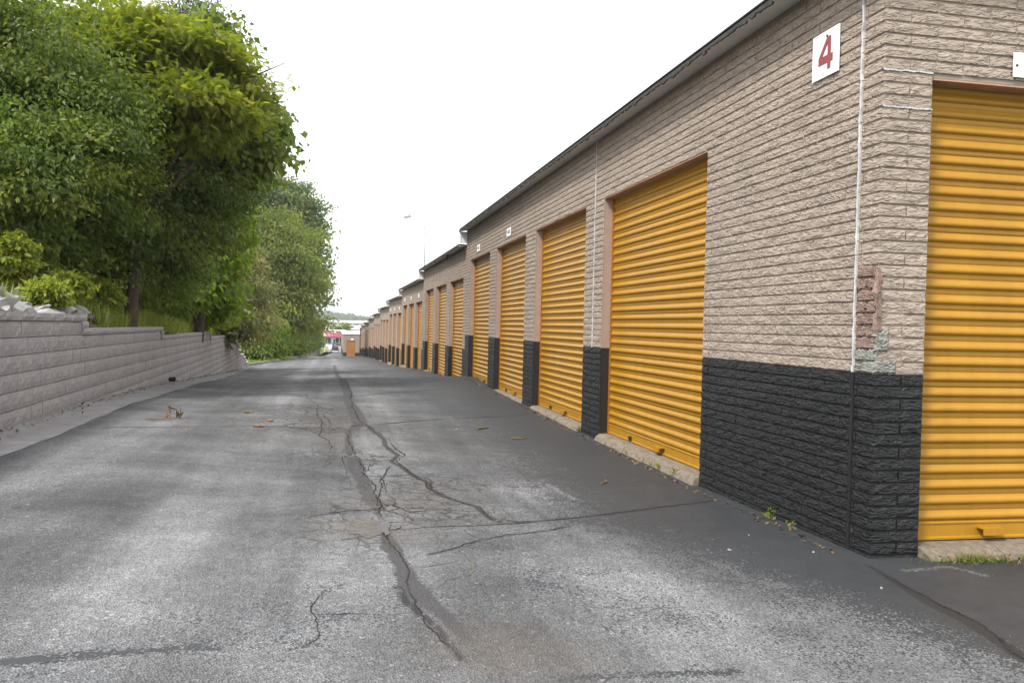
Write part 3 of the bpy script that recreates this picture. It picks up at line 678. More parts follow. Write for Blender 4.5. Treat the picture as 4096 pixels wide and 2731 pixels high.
for si, s in enumerate(SEC):
    y0, y1, hd, zb = s['y0'], s['y1'], s['head'], s['head'] - 2.005
    gmin = float(np.interp(y1, ZR[:, 0], ZR[:, 1])); gbase = min(gmin, float(np.interp(y0, ZR[:, 0], ZR[:, 1]))) - .15
    top = hd + .84
    E = empty('storage_building', (XW, y0, 0)); SECT.append(E)
    lab = SLAB[si] if si < 4 else ORD[si] + ' section of the stepped storage block from the corner, far down the lane'
    tag(E, lab, 'building', 'stepped sections of the storage block')
    loc = np.array(E.location)
    up, lo, cu, cl = MB(), MB(), MB(), MB()
    holes = [(a, b, -9, hd) for a, b in s['doors']]
    wall_boxes(up, lo, 'y', y0 + (.012 if si == 0 else 0), y1, gbase, top, zb, holes, XW + .0145, XW + .03)
    wall_boxes(cu, cl, 'y', y0 + (.03 if si == 0 else 0), y1, gbase, top, zb, holes, XW + .03, XW + .33)
    cells = [('s', c) for c in courses(y0 + .005, y1 - .003, gbase, top, zb, [(a, b, -9, hd) for a, b in s['doors']] + ([(5.335, 5.372, -9, 9)] if si == 0 else []), .1)]
    if si == 0:
        eh = [(3.862, 6.95, -9, 1.72), (7.75, 8.95, -9, 1.72)]
        wall_boxes(up, lo, 'x', XW + .012, XB, gbase, top, zb, eh, YE + .0145, YE + .03)
        wall_boxes(cu, cl, 'x', XW + .33, XB, gbase, top, zb, eh, YE + .03, YE + .18)
        wall_boxes(cu, cl, 'x', XW + .03, XW + .33, gbase, top, zb, [], YE + .03, YE + .18) if 0 else None
        cells += [('e', c) for c in courses(XW + .004, XB, gbase, top, zb, eh, .0 + XW % .4)]
    # rear and far end closing walls
    cu.box(XB - .15, XB, y0, y1, gbase, top); cu.box(XW + .34, XB - .16, y1 - .18, y1 - .02, gbase, top)
    for mm in (up, lo, cu, cl):
        for i in range(len(mm.v)): mm.v[i] = tuple(np.array(mm.v[i]) - loc)
    up.build('wall', MAT['mortar'], E); cu.build('wall_core', MAT['jamb'], E)
    for mm, nm, mk in ((lo, 'painted_base', 'mortar_black'), (cl, 'jamb_base', 'jamb_black')):
        for i in range(0, len(mm.v), 8): MB().add(mm.v[i:i + 8], [(0, 3, 2, 1), (4, 5, 6, 7), (0, 1, 5, 4), (1, 2, 6, 5), (2, 3, 7, 6), (3, 0, 4, 7)]).build(nm, MAT[mk], E)
    big, small = [], {'brick': [], 'brick_black': []}
    def mat_of(kind, c):
        a, b, z = c; mid = (a + b) / 2; sc = (b - a - .009) / .39
        if kind == 's': R = Matrix.Translation((XW + .0145, mid, z)) @ Matrix.Rotation(-math.pi / 2, 4, 'Z')
        else: R = Matrix.Translation((mid, YE + .0145, z))
        return R, sc
    lst = []
    for kind, c in cells:
        key = 'brick' if c[2] > zb else 'brick_black'
        R, sc = mat_of(kind, c); p = R.translation
        # damaged corner
        if si == 0 and -.255 < c[2] < .46 and ((kind == 's' and c[1] < 5.34) or (kind == 'e' and c[0] < 3.55 and c[2] < .30)):
            if kind == 's': continue
            R = Matrix.Translation((0, .006, 0)) @ R
        sz = px_size(p, (1 if kind == 'e' else .7) * (sc + .1)) if si < 2 else 0
        lst.append((sz, key, R, sc))
    lst.sort(key=lambda t: -t[0])
    for j, (sz, key, R, sc) in enumerate(lst):
        if si < 1 and j < 298 and sz > 0:
            o = link('brick', BR[key][random.randrange(5)], None, E)
            o.matrix_local = Matrix.Translation(-E.location) @ R @ Matrix.Rotation(random.uniform(-.003, .003), 4, 'Y') @ Matrix.Diagonal((sc, random.uniform(.85, 1.15), 1, 1))
        else: small[key].append((BR[key][random.randrange(5)] if si < 2 else SIMPLE, Matrix.Translation(-E.location) @ R @ Matrix.Diagonal((sc, random.uniform(.85, 1.15), 1, 1))))
    for key in small:
        if small[key]: link('brick_courses' if key == 'brick' else 'black_brick_courses', join_copies(small[key]), MAT[key], E, kind='stuff')
    # lintel undersides
    ln = MB()
    lin = [(.012, .155, a + .002 - y0, b - .002 - y0, hd - .014, hd - .003) for a, b in s['doors']]
    if si == 0: lin += [(.374, 3.458, .012, .155, 1.706, 1.717), (4.262, 5.458, .012, .155, 1.706, 1.717)]
    for q in lin: MB().box(*q).build('lintel', MAT['lintel'], E)
    # doors, sills
    for a, b in s['doors']:
        L = b - a - .012
        door_parts(E, L, hd - s['dz'], si < 3, Matrix.Translation((.158, (a + b) / 2 - y0, s['dz'])))
        sm = MB(); nseg = 14
        for q in range(nseg):
            u0 = a + (b - a) * q / nseg - y0; u1 = a + (b - a) * (q + 1) / nseg - y0; j = .03 + random.uniform(-.012, .012)
            sm.prism([(.30, s['dz'] - .004), (-.01 + j, s['dz'] - .012 + random.uniform(-.006, .004)), (-.06 + j, s['dz'] - .035 + random.uniform(-.012, .008)), (-.13 + j * 1.5, s['dz'] - .16), (.30, s['dz'] - .25)], 'y', u0, u1)
        sm.build('door_sill', MAT['concrete'], E)
    if si == 0:
        for a, b in ((3.862, 6.95), (7.75, 8.95)):
            door_parts(E, b - a - .012, 1.72 + 1.40, True, Matrix.Translation(((a + b) / 2 - XW, .158, -1.40)) @ ROT_END, .90 if a < 5 else None)
            sm = MB()
            for q in range(16):
                u0 = a + (b - a) * q / 16 - XW; u1 = a + (b - a) * (q + 1) / 16 - XW; j = .04 + random.uniform(-.012, .012)
                sm.add([(u0, .3, -1.404), (u1, .3, -1.404), (u1, -.04 + j, -1.415), (u0, -.04 + j, -1.415), (u1, -.13 + j, -1.45), (u0, -.13 + j, -1.45), (u0, -.19 + j, -1.56), (u1, -.19 + j, -1.56)], [(0, 1, 2, 3), (3, 2, 4, 5), (5, 4, 7, 6)] + ([(0, 3, 5, 6)] if q == 0 else []))
            sm.build('door_sill', MAT['concrete'], E)
    # eave and roof
    so_, si_ = -.225, .02
    ev = MB(); yy0 = -.02 if si else -.20
    ln_ = y1 - y0
    ev.prism([(so_, top - .028), (si_, top + .004), (si_, top + .02), (so_ + .006, top - .008)], 'y', yy0, ln_); ev.build('soffit', MAT['soffit'], E)
    fa = MB(); nseg = int(ln_ * (14 if si == 0 else 5)); lowp = -.028
    for q in range(nseg):
        u0 = yy0 + (ln_ - yy0) * q / nseg; u1 = yy0 + (ln_ - yy0) * (q + 1) / nseg
        d0 = top - .03 - (abs(random.gauss(0, .012)) if si < 3 else .004); d1 = d0 + random.uniform(-.01, .01)
        fa.add([(so_ - .004, u0, d0), (so_ - .004, u1, d1), (so_ - .004, u1, top - .002), (so_ - .004, u0, top - .002), (so_ + .012, u0, d0), (so_ + .012, u1, d1), (so_ + .012, u1, top - .002), (so_ + .012, u0, top - .002)], [(0, 1, 2, 3), (4, 7, 6, 5), (0, 4, 5, 1), (3, 2, 6, 7)])
    fa.build('drip_edge', MAT['felt'], E, recalc=False)
    rf = MB(); rf.box(so_, XB - XW + .1, yy0, ln_, top + .021, top + .034); rf.build('roof', MAT['felt'] if si < 5 else MAT['roof_white'], E)
    if si < len(SEC) - 1:
        nh = SEC[si + 1]['head'] + .84
        st = MB(); st.box(so_ + .005, .0, ln_ - .06, ln_ - .005, nh + .05, top - .03); st.box(so_ + .004, so_ + .06, ln_ - .075, ln_ - .061, nh + .05, top - .032); st.box(.0, XB - XW, ln_ - .03, ln_ + .03, nh + .05, top + .02)
        st.build('step_flashing', MAT['white_metal'], E)
    if si == 0:
        cj = MB()
        def rag(pts, wd, off, m, ax):
            k = len(pts)
            for i in range(k - 1):
                (a_, z_), (b_, y_) = pts[i], pts[i + 1]; w0 = wd * random.uniform(.6, 1.25); w1 = wd * random.uniform(.6, 1.25)
                d = off + random.uniform(0, .003)
                if ax == 'y': m.add([(d, a_ - w0, z_), (d, a_ + w0, z_), (d, b_ + w1, y_), (d, b_ - w1, y_), (.02, a_ - w0, z_), (.02, a_ + w0, z_), (.02, b_ + w1, y_), (.02, b_ - w1, y_)], [(0, 1, 2, 3), (0, 3, 7, 4), (1, 5, 6, 2)])
                else: m.add([(a_, d, z_ - w0), (b_, d, y_ - w1), (b_, d, y_ + w1), (a_, d, z_ + w0), (a_, .02, z_ - w0), (b_, .02, y_ - w1), (b_, .02, y_ + w1), (a_, .02, z_ + w0)], [(0, 1, 2, 3), (0, 4, 5, 1), (3, 2, 6, 7)])
        rag([(.254 + random.uniform(-.004, .004), zb + (top - zb) * i / 60) for i in range(61)], .009, -.002, cj, 'y')
        cj.build('caulk_joint', MAT['caulk'], E, recalc=False)
        cj = MB(); rag([(.254 + random.uniform(-.004, .004), gbase + (zb - gbase) * i / 20) for i in range(21)], .018, -.001, cj, 'y'); cj.build('caulk_joint', MAT['caulk_black'], E, recalc=False)
        cj = MB(); rag([(11.52 - y0 + random.uniform(-.004, .004), zb + (top - zb) * i / 60) for i in range(61)], .006, -.004, cj, 'y'); cj.build('caulk_joint', MAT['caulk'], E, recalc=False)
        for zz in (1.745, 1.505):
            cj = MB(); rag([(-.004 + .37 * i / 14, zz + random.uniform(-.003, .003)) for i in range(15)], .0055, -.0045, cj, 'x')
            rag([(.0 + .25 * i / 8, zz + random.uniform(-.003, .003)) for i in range(1)], .008, -.002, cj, 'y'); cj.build('caulk_joint', MAT['caulk'], E, recalc=False)
        # damaged corner: bare red blocks and grey mortar
        def lump(y_or_x, sz, amp, seed, name, mat, side):
            r = np.random.default_rng(seed); (a0, a1), (z0, z1) = y_or_x, sz; nx, nz = 10, 14; V = []; Fc = []
            for k in range(nz + 1):
                for i in range(nx + 1):
                    a = a0 + (a1 - a0) * i / nx; z = z0 + (z1 - z0) * k / nz; e = min(i, nx - i, k, nz - k) == 0
                    if e: a += r.normal(0, .012); z += r.normal(0, .012)
                    d = (.012 if e else -.004 + amp * r.normal()); V.append((d, a, z) if side == 's' else (a, d, z))
            for k in range(nz):
                for i in range(nx):
                    q = k * (nx + 1) + i; Fc.append((q, q + 1, q + nx + 2, q + nx + 1))
            me = mesh_np(name, V, Fc, False); return link(name, me, mat, E)
        for k in range(9):
            z0 = zb + .02 + k * .08
            for (u0, u1) in (((.0, .115), (.122, .235)) if k % 2 else ((.0, .235),)):
                if k >= 2: lump((u0 + .004, u1 - .002), (z0 - .012, z0 + .056), .0022, k * 3 + 1, 'bare_block', MAT['patch_red'], 's')
                else: lump((u0 + .004, u1 - .002), (z0 - .012, z0 + .056), .003, k * 3 + 1, 'mortar_patch', MAT['patch_grey'], 's')
        lump((-.006, .16), (zb + .01, zb + .085), .003, 5, 'mortar_patch', MAT['patch_grey'], 'e'); lump((-.006, .10), (zb + .15, zb + .30), .004, 6, 'mortar_patch', MAT['patch_grey'], 'e'); lump((-.008, .035), (zb + .26, zb + .68), .005, 7, 'bare_block', MAT['patch_red'], 'e')

# ------------------------------------------------------------------ number plates
def text_mesh(body, size, mat, name, parent, mx, cx=0):
    c = bpy.data.curves.new('t', 'FONT'); c.body = body; c.size = size; c.align_x = 'CENTER'; c.align_y = 'CENTER'; c.extrude = .0008
    ob = bpy.data.objects.new('t', c); COL.objects.link(ob); dg = bpy.context.evaluated_depsgraph_get()
    me = bpy.data.meshes.new_from_object(ob.evaluated_get(dg)); bpy.data.objects.remove(ob)
    me.materials.clear(); me.materials.append(mat); o = link(name, me, None, parent); o.matrix_local = mx; return o
SIDE = Matrix.Rotation(-math.pi / 2, 4, 'Z') @ Matrix.Rotation(math.pi / 2, 4, 'X')   # text plane facing -x
def plate(loc, wy, hz, label, group=None, side=True, thick=.006):
    e = empty('number_plate', loc); tag(e, label, 'sign', group); m = MB()
    if side: m.box(-thick, 0, -wy / 2, wy / 2, -hz / 2, hz / 2)
    else: m.box(-wy / 2, wy / 2, -thick, 0, -hz / 2, hz / 2)
    m.build('panel', MAT['sign_white'], e); return e
p4 = plate((XW - .006, 5.787, 2.048), .35, .335, 'large white plate with a red 4 high on the brick wall near the corner')
def digit4(parent, s, mat, x):
    """bold slanted 4 drawn as a plate of its own: outer outline with an opening"""
    out = [(.18, -.5), (.42, -.5), (.42, -.30), (.58, -.30), (.58, -.06), (.42, -.06), (.42, .5), (.12, .5), (-.52, -.06), (-.52, -.30), (.18, -.30)]
    tri = [(.18, -.06), (-.22, -.06), (.18, .30)]
    c = bpy.data.curves.new('d', 'CURVE'); c.dimensions = '2D'; c.fill_mode = 'BOTH'; c.extrude = .001
    for pl in (out, tri):
        sp = c.splines.new('POLY'); sp.points.add(len(pl) - 1); sp.use_cyclic_u = True
        for q, (a, b) in zip(sp.points, pl): q.co = (a * s * .72, b * s, 0, 1)
    ob = bpy.data.objects.new('d', c); COL.objects.link(ob); dg = bpy.context.evaluated_depsgraph_get()
    me = bpy.data.meshes.new_from_object(ob.evaluated_get(dg)); bpy.data.objects.remove(ob); me.materials.clear(); me.materials.append(mat)
    o = link('digit', me, None, parent); o.matrix_local = Matrix.Translation((x, 0, 0)) @ SIDE; return o
digit4(p4, .235, MAT['sign_red'], -.0085)
m = MB(); m.cyl((-.012, -.02, .125), .010, .008, 8, 'x'); m.build('screw', MAT['steel_dark'], p4)
for yy, zz, tx, lb in ((17.57, 1.953, '468', 'white plate reading 468 above a yellow door on the nearest section'), (21.42, 1.95, '466', 'white plate reading 466 above the last yellow door of the nearest section')):
    e = plate((XW - .006, yy, zz), .42, .165, lb, 'door number plates'); text_mesh(tx, .125, MAT['sign_dark'], 'digits', e, Matrix.Translation((-.0085, 0, 0)) @ SIDE @ Matrix.Diagonal((1.35, 1, 1, 1)))
e = plate((4.46 + .23, YE - .006, 1.851), .46, .165, 'white plate cut by the picture edge above the door beside the corner', 'door number plates', False)
text_mesh('4', .10, MAT['sign_dark'], 'digits', e, Matrix.Translation((-.09, -.0085, -.01)) @ Matrix.Rotation(math.pi / 2, 4, 'X'))
m = MB(); m.cyl((-.205, -.012, -.005), .009, .008, 8, 'y'); m.build('screw', MAT['steel_dark'], e)
for si in (2, 3):
    s = SEC[si]
    for k, (a, b) in enumerate(s['doors']):
        plate((XW - .006, a + 1.4, s['head'] + .25), .42, .16, 'small white plate over the %s door of the %s section' % (['nearest', 'middle', 'farthest'][k], ORD[si]), 'door number plates')
m = MB()
for i in range(26):
    u = random.gauss(0, .07); m.add([(0, u - .05, random.uniform(.05, .2)), (-.05 * random.random(), u + .05, random.uniform(.05, .2)), (-.02, u + random.uniform(-.05, .05), random.uniform(-.14, .02))], [(0, 1, 2)])
m.build('torn_felt', MAT['felt'], SECT[1], recalc=False).location = (-.1, 3.2, SEC[1]['head'] + .70)

# ------------------------------------------------------------------ cross building at the foot of the lane
CBY = 175.0
def cross_building():
    E = empty('end_building', (4, CBY, -6.73)); tag(E, 'low taupe building across the lane end with one orange door', 'building')
    a = ray(1373.5, 1423); x0 = a[0] * CBY / a[1]; zt = ray(1373, 1336); zt = zt[2] * CBY / zt[1]; x1 = 12.0
    d0 = ray(1384.5, 1422); d0 = d0[0] * CBY / d0[1]; d1 = ray(1420.2, 1421); d1 = d1[0] * CBY / d1[1]; dz = ray(1384, 1362); dz = dz[2] * CBY / dz[1]
    up, lo = MB(), MB(); wall_boxes(up, lo, 'x', x0, x1, -7.2, zt, -5.9, [(d0, d1, -9, dz)], CBY, CBY + .3)
    up.box(x0, x0 + .3, CBY + .3, CBY + 70, -5.9, zt); lo.box(x0, x0 + .3, CBY + .3, CBY + 70, -9.5, -5.9)
    for mm in (up, lo): mm.v = [tuple(np.array(v) - np.array(E.location)) for v in mm.v]
    up.build('wall', plain('taupe_stucco', (.22, .175, .145), .85, .2), E); lo.build('painted_base', MAT['mortar_black'], E)
    door_parts(E, d1 - d0, dz + 6.75, False, Matrix.Translation(((d0 + d1) / 2 - 4, .1, -.02)) @ ROT_END)
    r = MB(); r.box(x0 - .25 - 4, x1 - 4, -.15, 70, zt + 6.73, zt + 6.73 + .1); r.build('roof', MAT['roof_white'], E)
    e = plate(((ray(1409, 1356)[0] * CBY / ray(1409, 1356)[1]), CBY - .01, ray(1409, 1357)[2] * CBY / ray(1409, 1357)[1]), .5, .22, 'tiny pale plate over the orange door of the end building', None, False)
cross_building()


# ------------------------------------------------------------------ foliage
def leaf_mat(name, c, tr=.52, var=.4, gloss=.5):
    t = NT(name); at = t.n('ShaderNodeAttribute', attribute_name='tint')
    r = t.ramp(at, 'Fac', [(0, tuple(x * (1 - var) for x in c)), (.6, c), (1, (min(1, c[0] * 1.75 + .02), min(1, c[1] * 1.42), c[2] * 1.1))])
    t.base(r); t.rough(gloss, .35)
    tl = t.n('ShaderNodeBsdfTranslucent'); mx = t.n('ShaderNodeMixShader'); mx.inputs[0].default_value = tr
    h = t.mix(1.0, r, (1.25, 1.35, .5), 'MULTIPLY'); t.t.links.new(h.outputs[2], tl.inputs['Color'])
    t.l(t.b, 0, mx, 1); t.l(tl, 0, mx, 2); t.l(mx, 0, t.out, 0); return t.m
LM = {'dark': leaf_mat('dark_leaf', (.085, .128, .040)), 'mid': leaf_mat('mid_leaf', (.115, .170, .040)), 'yellow': leaf_mat('yellow_green_leaf', (.175, .215, .038)),
      'bright': leaf_mat('bright_vine_leaf', (.15, .235, .03), .55), 'pale': leaf_mat('pale_olive_leaf', (.190, .205, .095), .35), 'olive': leaf_mat('olive_leaf', (.145, .185, .05)),
      'blue': leaf_mat('cottonwood_leaf', (.14, .195, .085), .45), 'bush': leaf_mat('bush_leaf', (.135, .195, .045), .5), 'lime': leaf_mat('lime_weed_leaf', (.22, .27, .045), .5), 'cedar': leaf_mat('cedar_needles', (.040, .066, .028), .15), 'grass': leaf_mat('weed_grass', (.27, .34, .075), .35)}
def unit(v): return v / (np.linalg.norm(v, axis=-1, keepdims=True) + 1e-9)
def leaves_from(C, outw, size, wid, n_tint, droop=.5, up=.55):
    """C (n,3) leaf bases, outw (n,3) outward dirs -> verts, quads, tints"""
    n = len(C); d = unit(outw * .55 + RNG.normal(0, .55, (n, 3)) + np.array([0, 0, -droop])); nn = unit(RNG.normal(0, .6, (n, 3)) + np.array([0, 0, up]) + outw * .35)
    s = unit(np.cross(d, nn)); nn = np.cross(s, d); L = size * RNG.uniform(.6, 1.3, n)[:, None]; w_ = L * wid
    V = np.stack([C, C + d * L * .42 + s * w_ * .5 + nn * L * .10, C + d * L - nn * L * .12, C + d * L * .42 - s * w_ * .5 + nn * L * .10], 1).reshape(-1, 3)
    return V, np.arange(4 * n).reshape(n, 4), n_tint
def frond_from(C, outw, size, tint):
    """feathery pinnate fronds: 2 x 7 leaflets along an arching stalk"""
    n = len(C); d = unit(outw * .7 + RNG.normal(0, .45, (n, 3)) + np.array([0, 0, -.1])); nn = unit(RNG.normal(0, .3, (n, 3)) + np.array([0, 0, 1.])); s = unit(np.cross(d, nn)); nn = np.cross(s, d)
    L = size * RNG.uniform(.7, 1.2, n)[:, None]; VV = []; TT = []
    for k in range(6):
        u = .12 + .15 * k; b = C + d * L * u - nn * L * (.28 * u * u); ln = L * (.26 * (1 - abs(u - .5) * 1.1))
        for sg in (-1, 1):
            tip = b + s * sg * ln + d * ln * .45 - nn * ln * .25; wv = d * L * .055
            VV.append(np.stack([b - wv, b + wv, tip + wv * .8, tip - wv * .5], 1)); TT.append(tint)
    V = np.concatenate(VV, 0).reshape(-1, 3); return V, np.arange(len(V)).reshape(-1, 4), np.concatenate(TT)
def crown_points(ells, nsub, nleaf, sig, hollow=.45):
    """ells: (centre, (rx,ry,rz), weight) -> leaf bases, outward dirs, tints, sub centres"""
    ws = np.array([e[2] for e in ells], float); ws /= ws.sum(); C = []; O = []; T = []; SC = []
    for (c, r, _), wgt in zip(ells, ws):
        k = max(3, int(nsub * wgt)); u = unit(RNG.normal(0, 1, (k, 3))); rad = RNG.uniform(hollow, 1, k) ** .6 * np.where(RNG.random(k) < .24, RNG.uniform(1.05, 1.5, k), 1)
        sc = np.array(c) + u * rad[:, None] * np.array(r); SC.append(sc); m = max(4, int(nleaf * wgt / k))
        tt = RNG.uniform(.22, .88, k)
        base = np.repeat(sc, m, 0); ou = np.repeat(unit(u * np.array([1, 1, .6])), m, 0)
        g = np.clip(RNG.normal(0, 1, (k * m, 3)), -1.9, 1.9) * np.array([sig * 1.15, sig * 1.15, sig * .45]); al = RNG.uniform(-1, 1, (k * m, 1))
        C.append(base + g + ou * al * sig * .9); O.append(ou); T.append(np.clip(np.repeat(tt, m) + RNG.normal(0, .17, k * m), 0, 1))
    return np.concatenate(C), np.concatenate(O), np.concatenate(T), np.concatenate(SC)
def foliage(name, V, Fc, T, mat, parent):
    me = mesh_np(name, V - np.array(parent.location), Fc); at = me.attributes.new('tint', 'FLOAT', 'FACE'); at.data.foreach_set('value', T.astype(np.float32))
    return link(name, me, mat, parent)
def limb(m, a, b, r0, r1, bend=.12, k=6, sag=0):
    a, b = np.array(a), np.array(b); L = np.linalg.norm(b - a); off = RNG.normal(0, bend * L, 3); off[2] = abs(off[2]) * .6
    pts = [a + (b - a) * t + off * math.sin(math.pi * t) + np.array([0, 0, -sag * t * t]) for t in np.linspace(0, 1, k)]
    m.tube([tuple(p) for p in pts], list(np.linspace(r0, r1, k)), 6, False); return pts
def tree(name, label, cat, base, ells, nsub, nleaf, size, wid, mat, sig, trunk_r=.14, bark='bark', group=None, frond=False, droop=.5, hollow=.45, nbranch=22, extra=None):
    base = np.array(base, float); E = empty(name, tuple(base)); tag(E, label, cat, group)
    C, O, T, SC = crown_points(ells, nsub, nleaf, sig, hollow)
    V, Fc, T = frond_from(C, O, size, T) if frond else leaves_from(C, O, size, wid, T, droop)
    foliage('crown', V, Fc, T, LM[mat], E)
    m = MB(); cen = [np.array(e[0]) for e in ells]; top = max(cen, key=lambda c: c[2])
    fork = base + (np.mean(cen, 0) - base) * .45; fork[:2] = base[:2] + (fork[:2] - base[:2]) * .35
    if trunk_r > 0:
        limb(m, base - np.array([0, 0, .2]), fork, trunk_r, trunk_r * .7, .04)
        for c in cen:
            p = limb(m, fork, c, trunk_r * .55, trunk_r * .22, .10)
        for q in SC[RNG.choice(len(SC), min(nbranch, len(SC)), replace=False)]:
            c = min(cen, key=lambda c: np.linalg.norm(c - q)); limb(m, c, q, trunk_r * .2, .006, .10)
        for (a, b, r0, r1) in (extra or []): limb(m, a, b, r0, r1, .07, 8)
        m.v = [tuple(np.array(v) - base) for v in m.v]; m.build('trunk', MAT[bark], E, smooth=True, recalc=False)
    return E
def EL(x, y, D, rx, ry, wgt=None, deep=1.0):
    """ellipsoid: centre on the 2352 print and distance, radii in print pixels"""
    k = 1.7415 * D / FPX; return (W(x, y, D), (rx * k, (rx + ry) * .5 * k * deep, ry * k), wgt if wgt else rx * ry * D / 15)
def BG(x, D):
    """foot on the bank below print column x at distance D"""
    p = W(x, 700, D); return (p[0], p[1], float(bank_z(p[0], p[1])) - .1)
TG = 'trees on the bank above the block wall'
tree('hackberry_tree', 'dark leafy tree filling the top left corner above the block wall', 'tree', BG(60, 17), [EL(60, 130, 16, 130, 130), EL(150, 270, 16, 120, 110), EL(60, 380, 15, 130, 120), EL(200, 420, 17, 120, 100), EL(-60, 250, 16, 120, 200)], 250, 66000, .098, .5, 'mid', .27, .16, group=TG)
tree('mimosa_tree', 'feathery yellow green tree whose bare grey limbs reach out over the lane', 'tree', BG(300, 19), [EL(290, 60, 18, 110, 26), EL(400, 95, 18, 95, 24), EL(320, 160, 18, 105, 24), EL(465, 150, 18.5, 85, 22), EL(530, 200, 18.5, 62, 20), EL(400, 225, 17.5, 105, 24), EL(490, 270, 18, 80, 24), EL(565, 250, 19, 40, 18), EL(610, 185, 19, 26, 9, 18), EL(230, 110, 17.5, 80, 30), EL(420, 310, 18, 70, 20)], 330, 24000, .18, .4, 'yellow', .22, .15, group=TG, frond=True,
     extra=[(W(300, 290, 18.5), W(480, 225, 18), .07, .035), (W(480, 225, 18), W(655, 145, 18.5), .035, .008), (W(330, 290, 18), W(470, 285, 17.5), .06, .04), (W(470, 285, 17.5), W(640, 235, 18.5), .04, .006), (W(330, 250, 17.5), W(430, 155, 17), .045, .012), (W(260, 370, 18), W(350, 330, 17.6), .05, .02)])
tree('mulberry_tree', 'big leaved tree with open ragged edge against the white sky above the lane', 'tree', BG(355, 27), [EL(570, 245, 21, 40, 50), EL(585, 325, 21, 28, 34), EL(628, 215, 20, 20, 10, 12), EL(618, 300, 20, 14, 10, 8), EL(540, 330, 21, 80, 85), EL(470, 120, 22, 80, 70), EL(520, 430, 22, 26, 45, 50), EL(420, 330, 22, 120, 110)], 210, 20000, .18, .75, 'mid', .29, .17, group=TG, droop=.7)
tree('elm_tree', 'deep shaded dark tree standing behind the rocks with a grey trunk', 'tree', BG(283, 22), [EL(330, 430, 20, 130, 100), EL(430, 430, 21, 95, 85), EL(230, 500, 19, 130, 80), EL(490, 390, 22, 60, 60), EL(340, 540, 21, 120, 50), EL(300, 600, 22, 110, 50), EL(420, 510, 22, 90, 60), EL(210, 570, 19, 120, 60)], 280, 76000, .112, .5, 'dark', .30, .24, group=TG)
tree('cedar_tree', 'dark cedar showing its pointed top behind the leafy trees', 'tree', BG(455, 30), [EL(445, 60, 30, 45, 65), EL(430, 180, 30, 80, 90), EL(555, 430, 28, 26, 32, 90), EL(500, 440, 29, 60, 40)], 300, 26000, .14, .22, 'cedar', .30, .2, group=TG, droop=-.4)
tree('backing_tree', 'dim tree far back on the bank behind the hackberry', 'tree', BG(120, 32), [EL(80, 100, 30, 200, 150), EL(260, 300, 30, 200, 190), EL(80, 430, 29, 180, 160), EL(330, 130, 31, 110, 100), EL(400, 420, 31, 120, 120)], 260, 15000, .24, .6, 'mid', .6, .2, group=TG)
tree('vine_thicket', 'sunlit bright green grape vine draped over a thicket at the end of the block wall', 'vine', BG(425, 31), [EL(450, 600, 30, 65, 90), EL(500, 560, 30, 50, 65), EL(430, 530, 29, 55, 40), EL(520, 500, 30, 30, 45), EL(470, 680, 32, 60, 46), EL(400, 660, 29, 55, 50)], 300, 16000, .19, .85, 'bright', .30, .06, group=TG, droop=.9)
tree('autumn_olive', 'pale silvery olive shrub with bare grey twigs between the vine and the round tree', 'shrub', BG(545, 44), [EL(535, 620, 40, 48, 55), EL(560, 690, 42, 48, 55), EL(530, 740, 40, 50, 35), EL(590, 740, 46, 35, 40)], 260, 17000, .16, .45, 'pale', .34, .07, 'bark_pale', group=TG,
     extra=[(W(520, 660, 39), W(590, 650, 39), .03, .005), (W(520, 650, 39), W(575, 600, 39), .03, .005), (W(530, 690, 39), W(600, 690, 39.5), .03, .005)])
tree('round_tree', 'rounded olive green tree standing on the grass verge past the block wall', 'tree', BG(640, 95), [EL(650, 590, 93, 66, 66), EL(610, 530, 95, 54, 52), EL(680, 645, 93, 44, 52), EL(625, 690, 92, 70, 58), EL(680, 715, 93, 46, 42), EL(585, 620, 95, 40, 60)], 190, 46000, .34, .5, 'olive', .9, .22, group=TG)
tree('cottonwood_tree', 'tall airy cottonwood with fluttering grey green leaves beyond the rounded tree', 'tree', BG(665, 125), [EL(620, 450, 117, 52, 40), EL(690, 475, 120, 40, 42), EL(712, 565, 120, 36, 55), EL(708, 660, 123, 28, 55), EL(690, 735, 126, 34, 36), EL(650, 560, 120, 60, 80), EL(575, 440, 117, 28, 30)], 240, 44000, .40, .8, 'blue', .9, .28, group=TG)
tree('honeysuckle_thicket', 'dense mid green thicket filling the shade under the big trees behind the weeds', 'shrub', BG(250, 24), [EL(200, 600, 19, 60, 55), EL(255, 625, 20, 55, 58), EL(310, 630, 21.5, 55, 58), EL(365, 640, 23.5, 50, 52), EL(410, 620, 26, 40, 55), EL(150, 585, 18, 60, 50), EL(90, 570, 17, 60, 50)], 240, 42000, .105, .55, 'bush', .24, .05, group=TG)
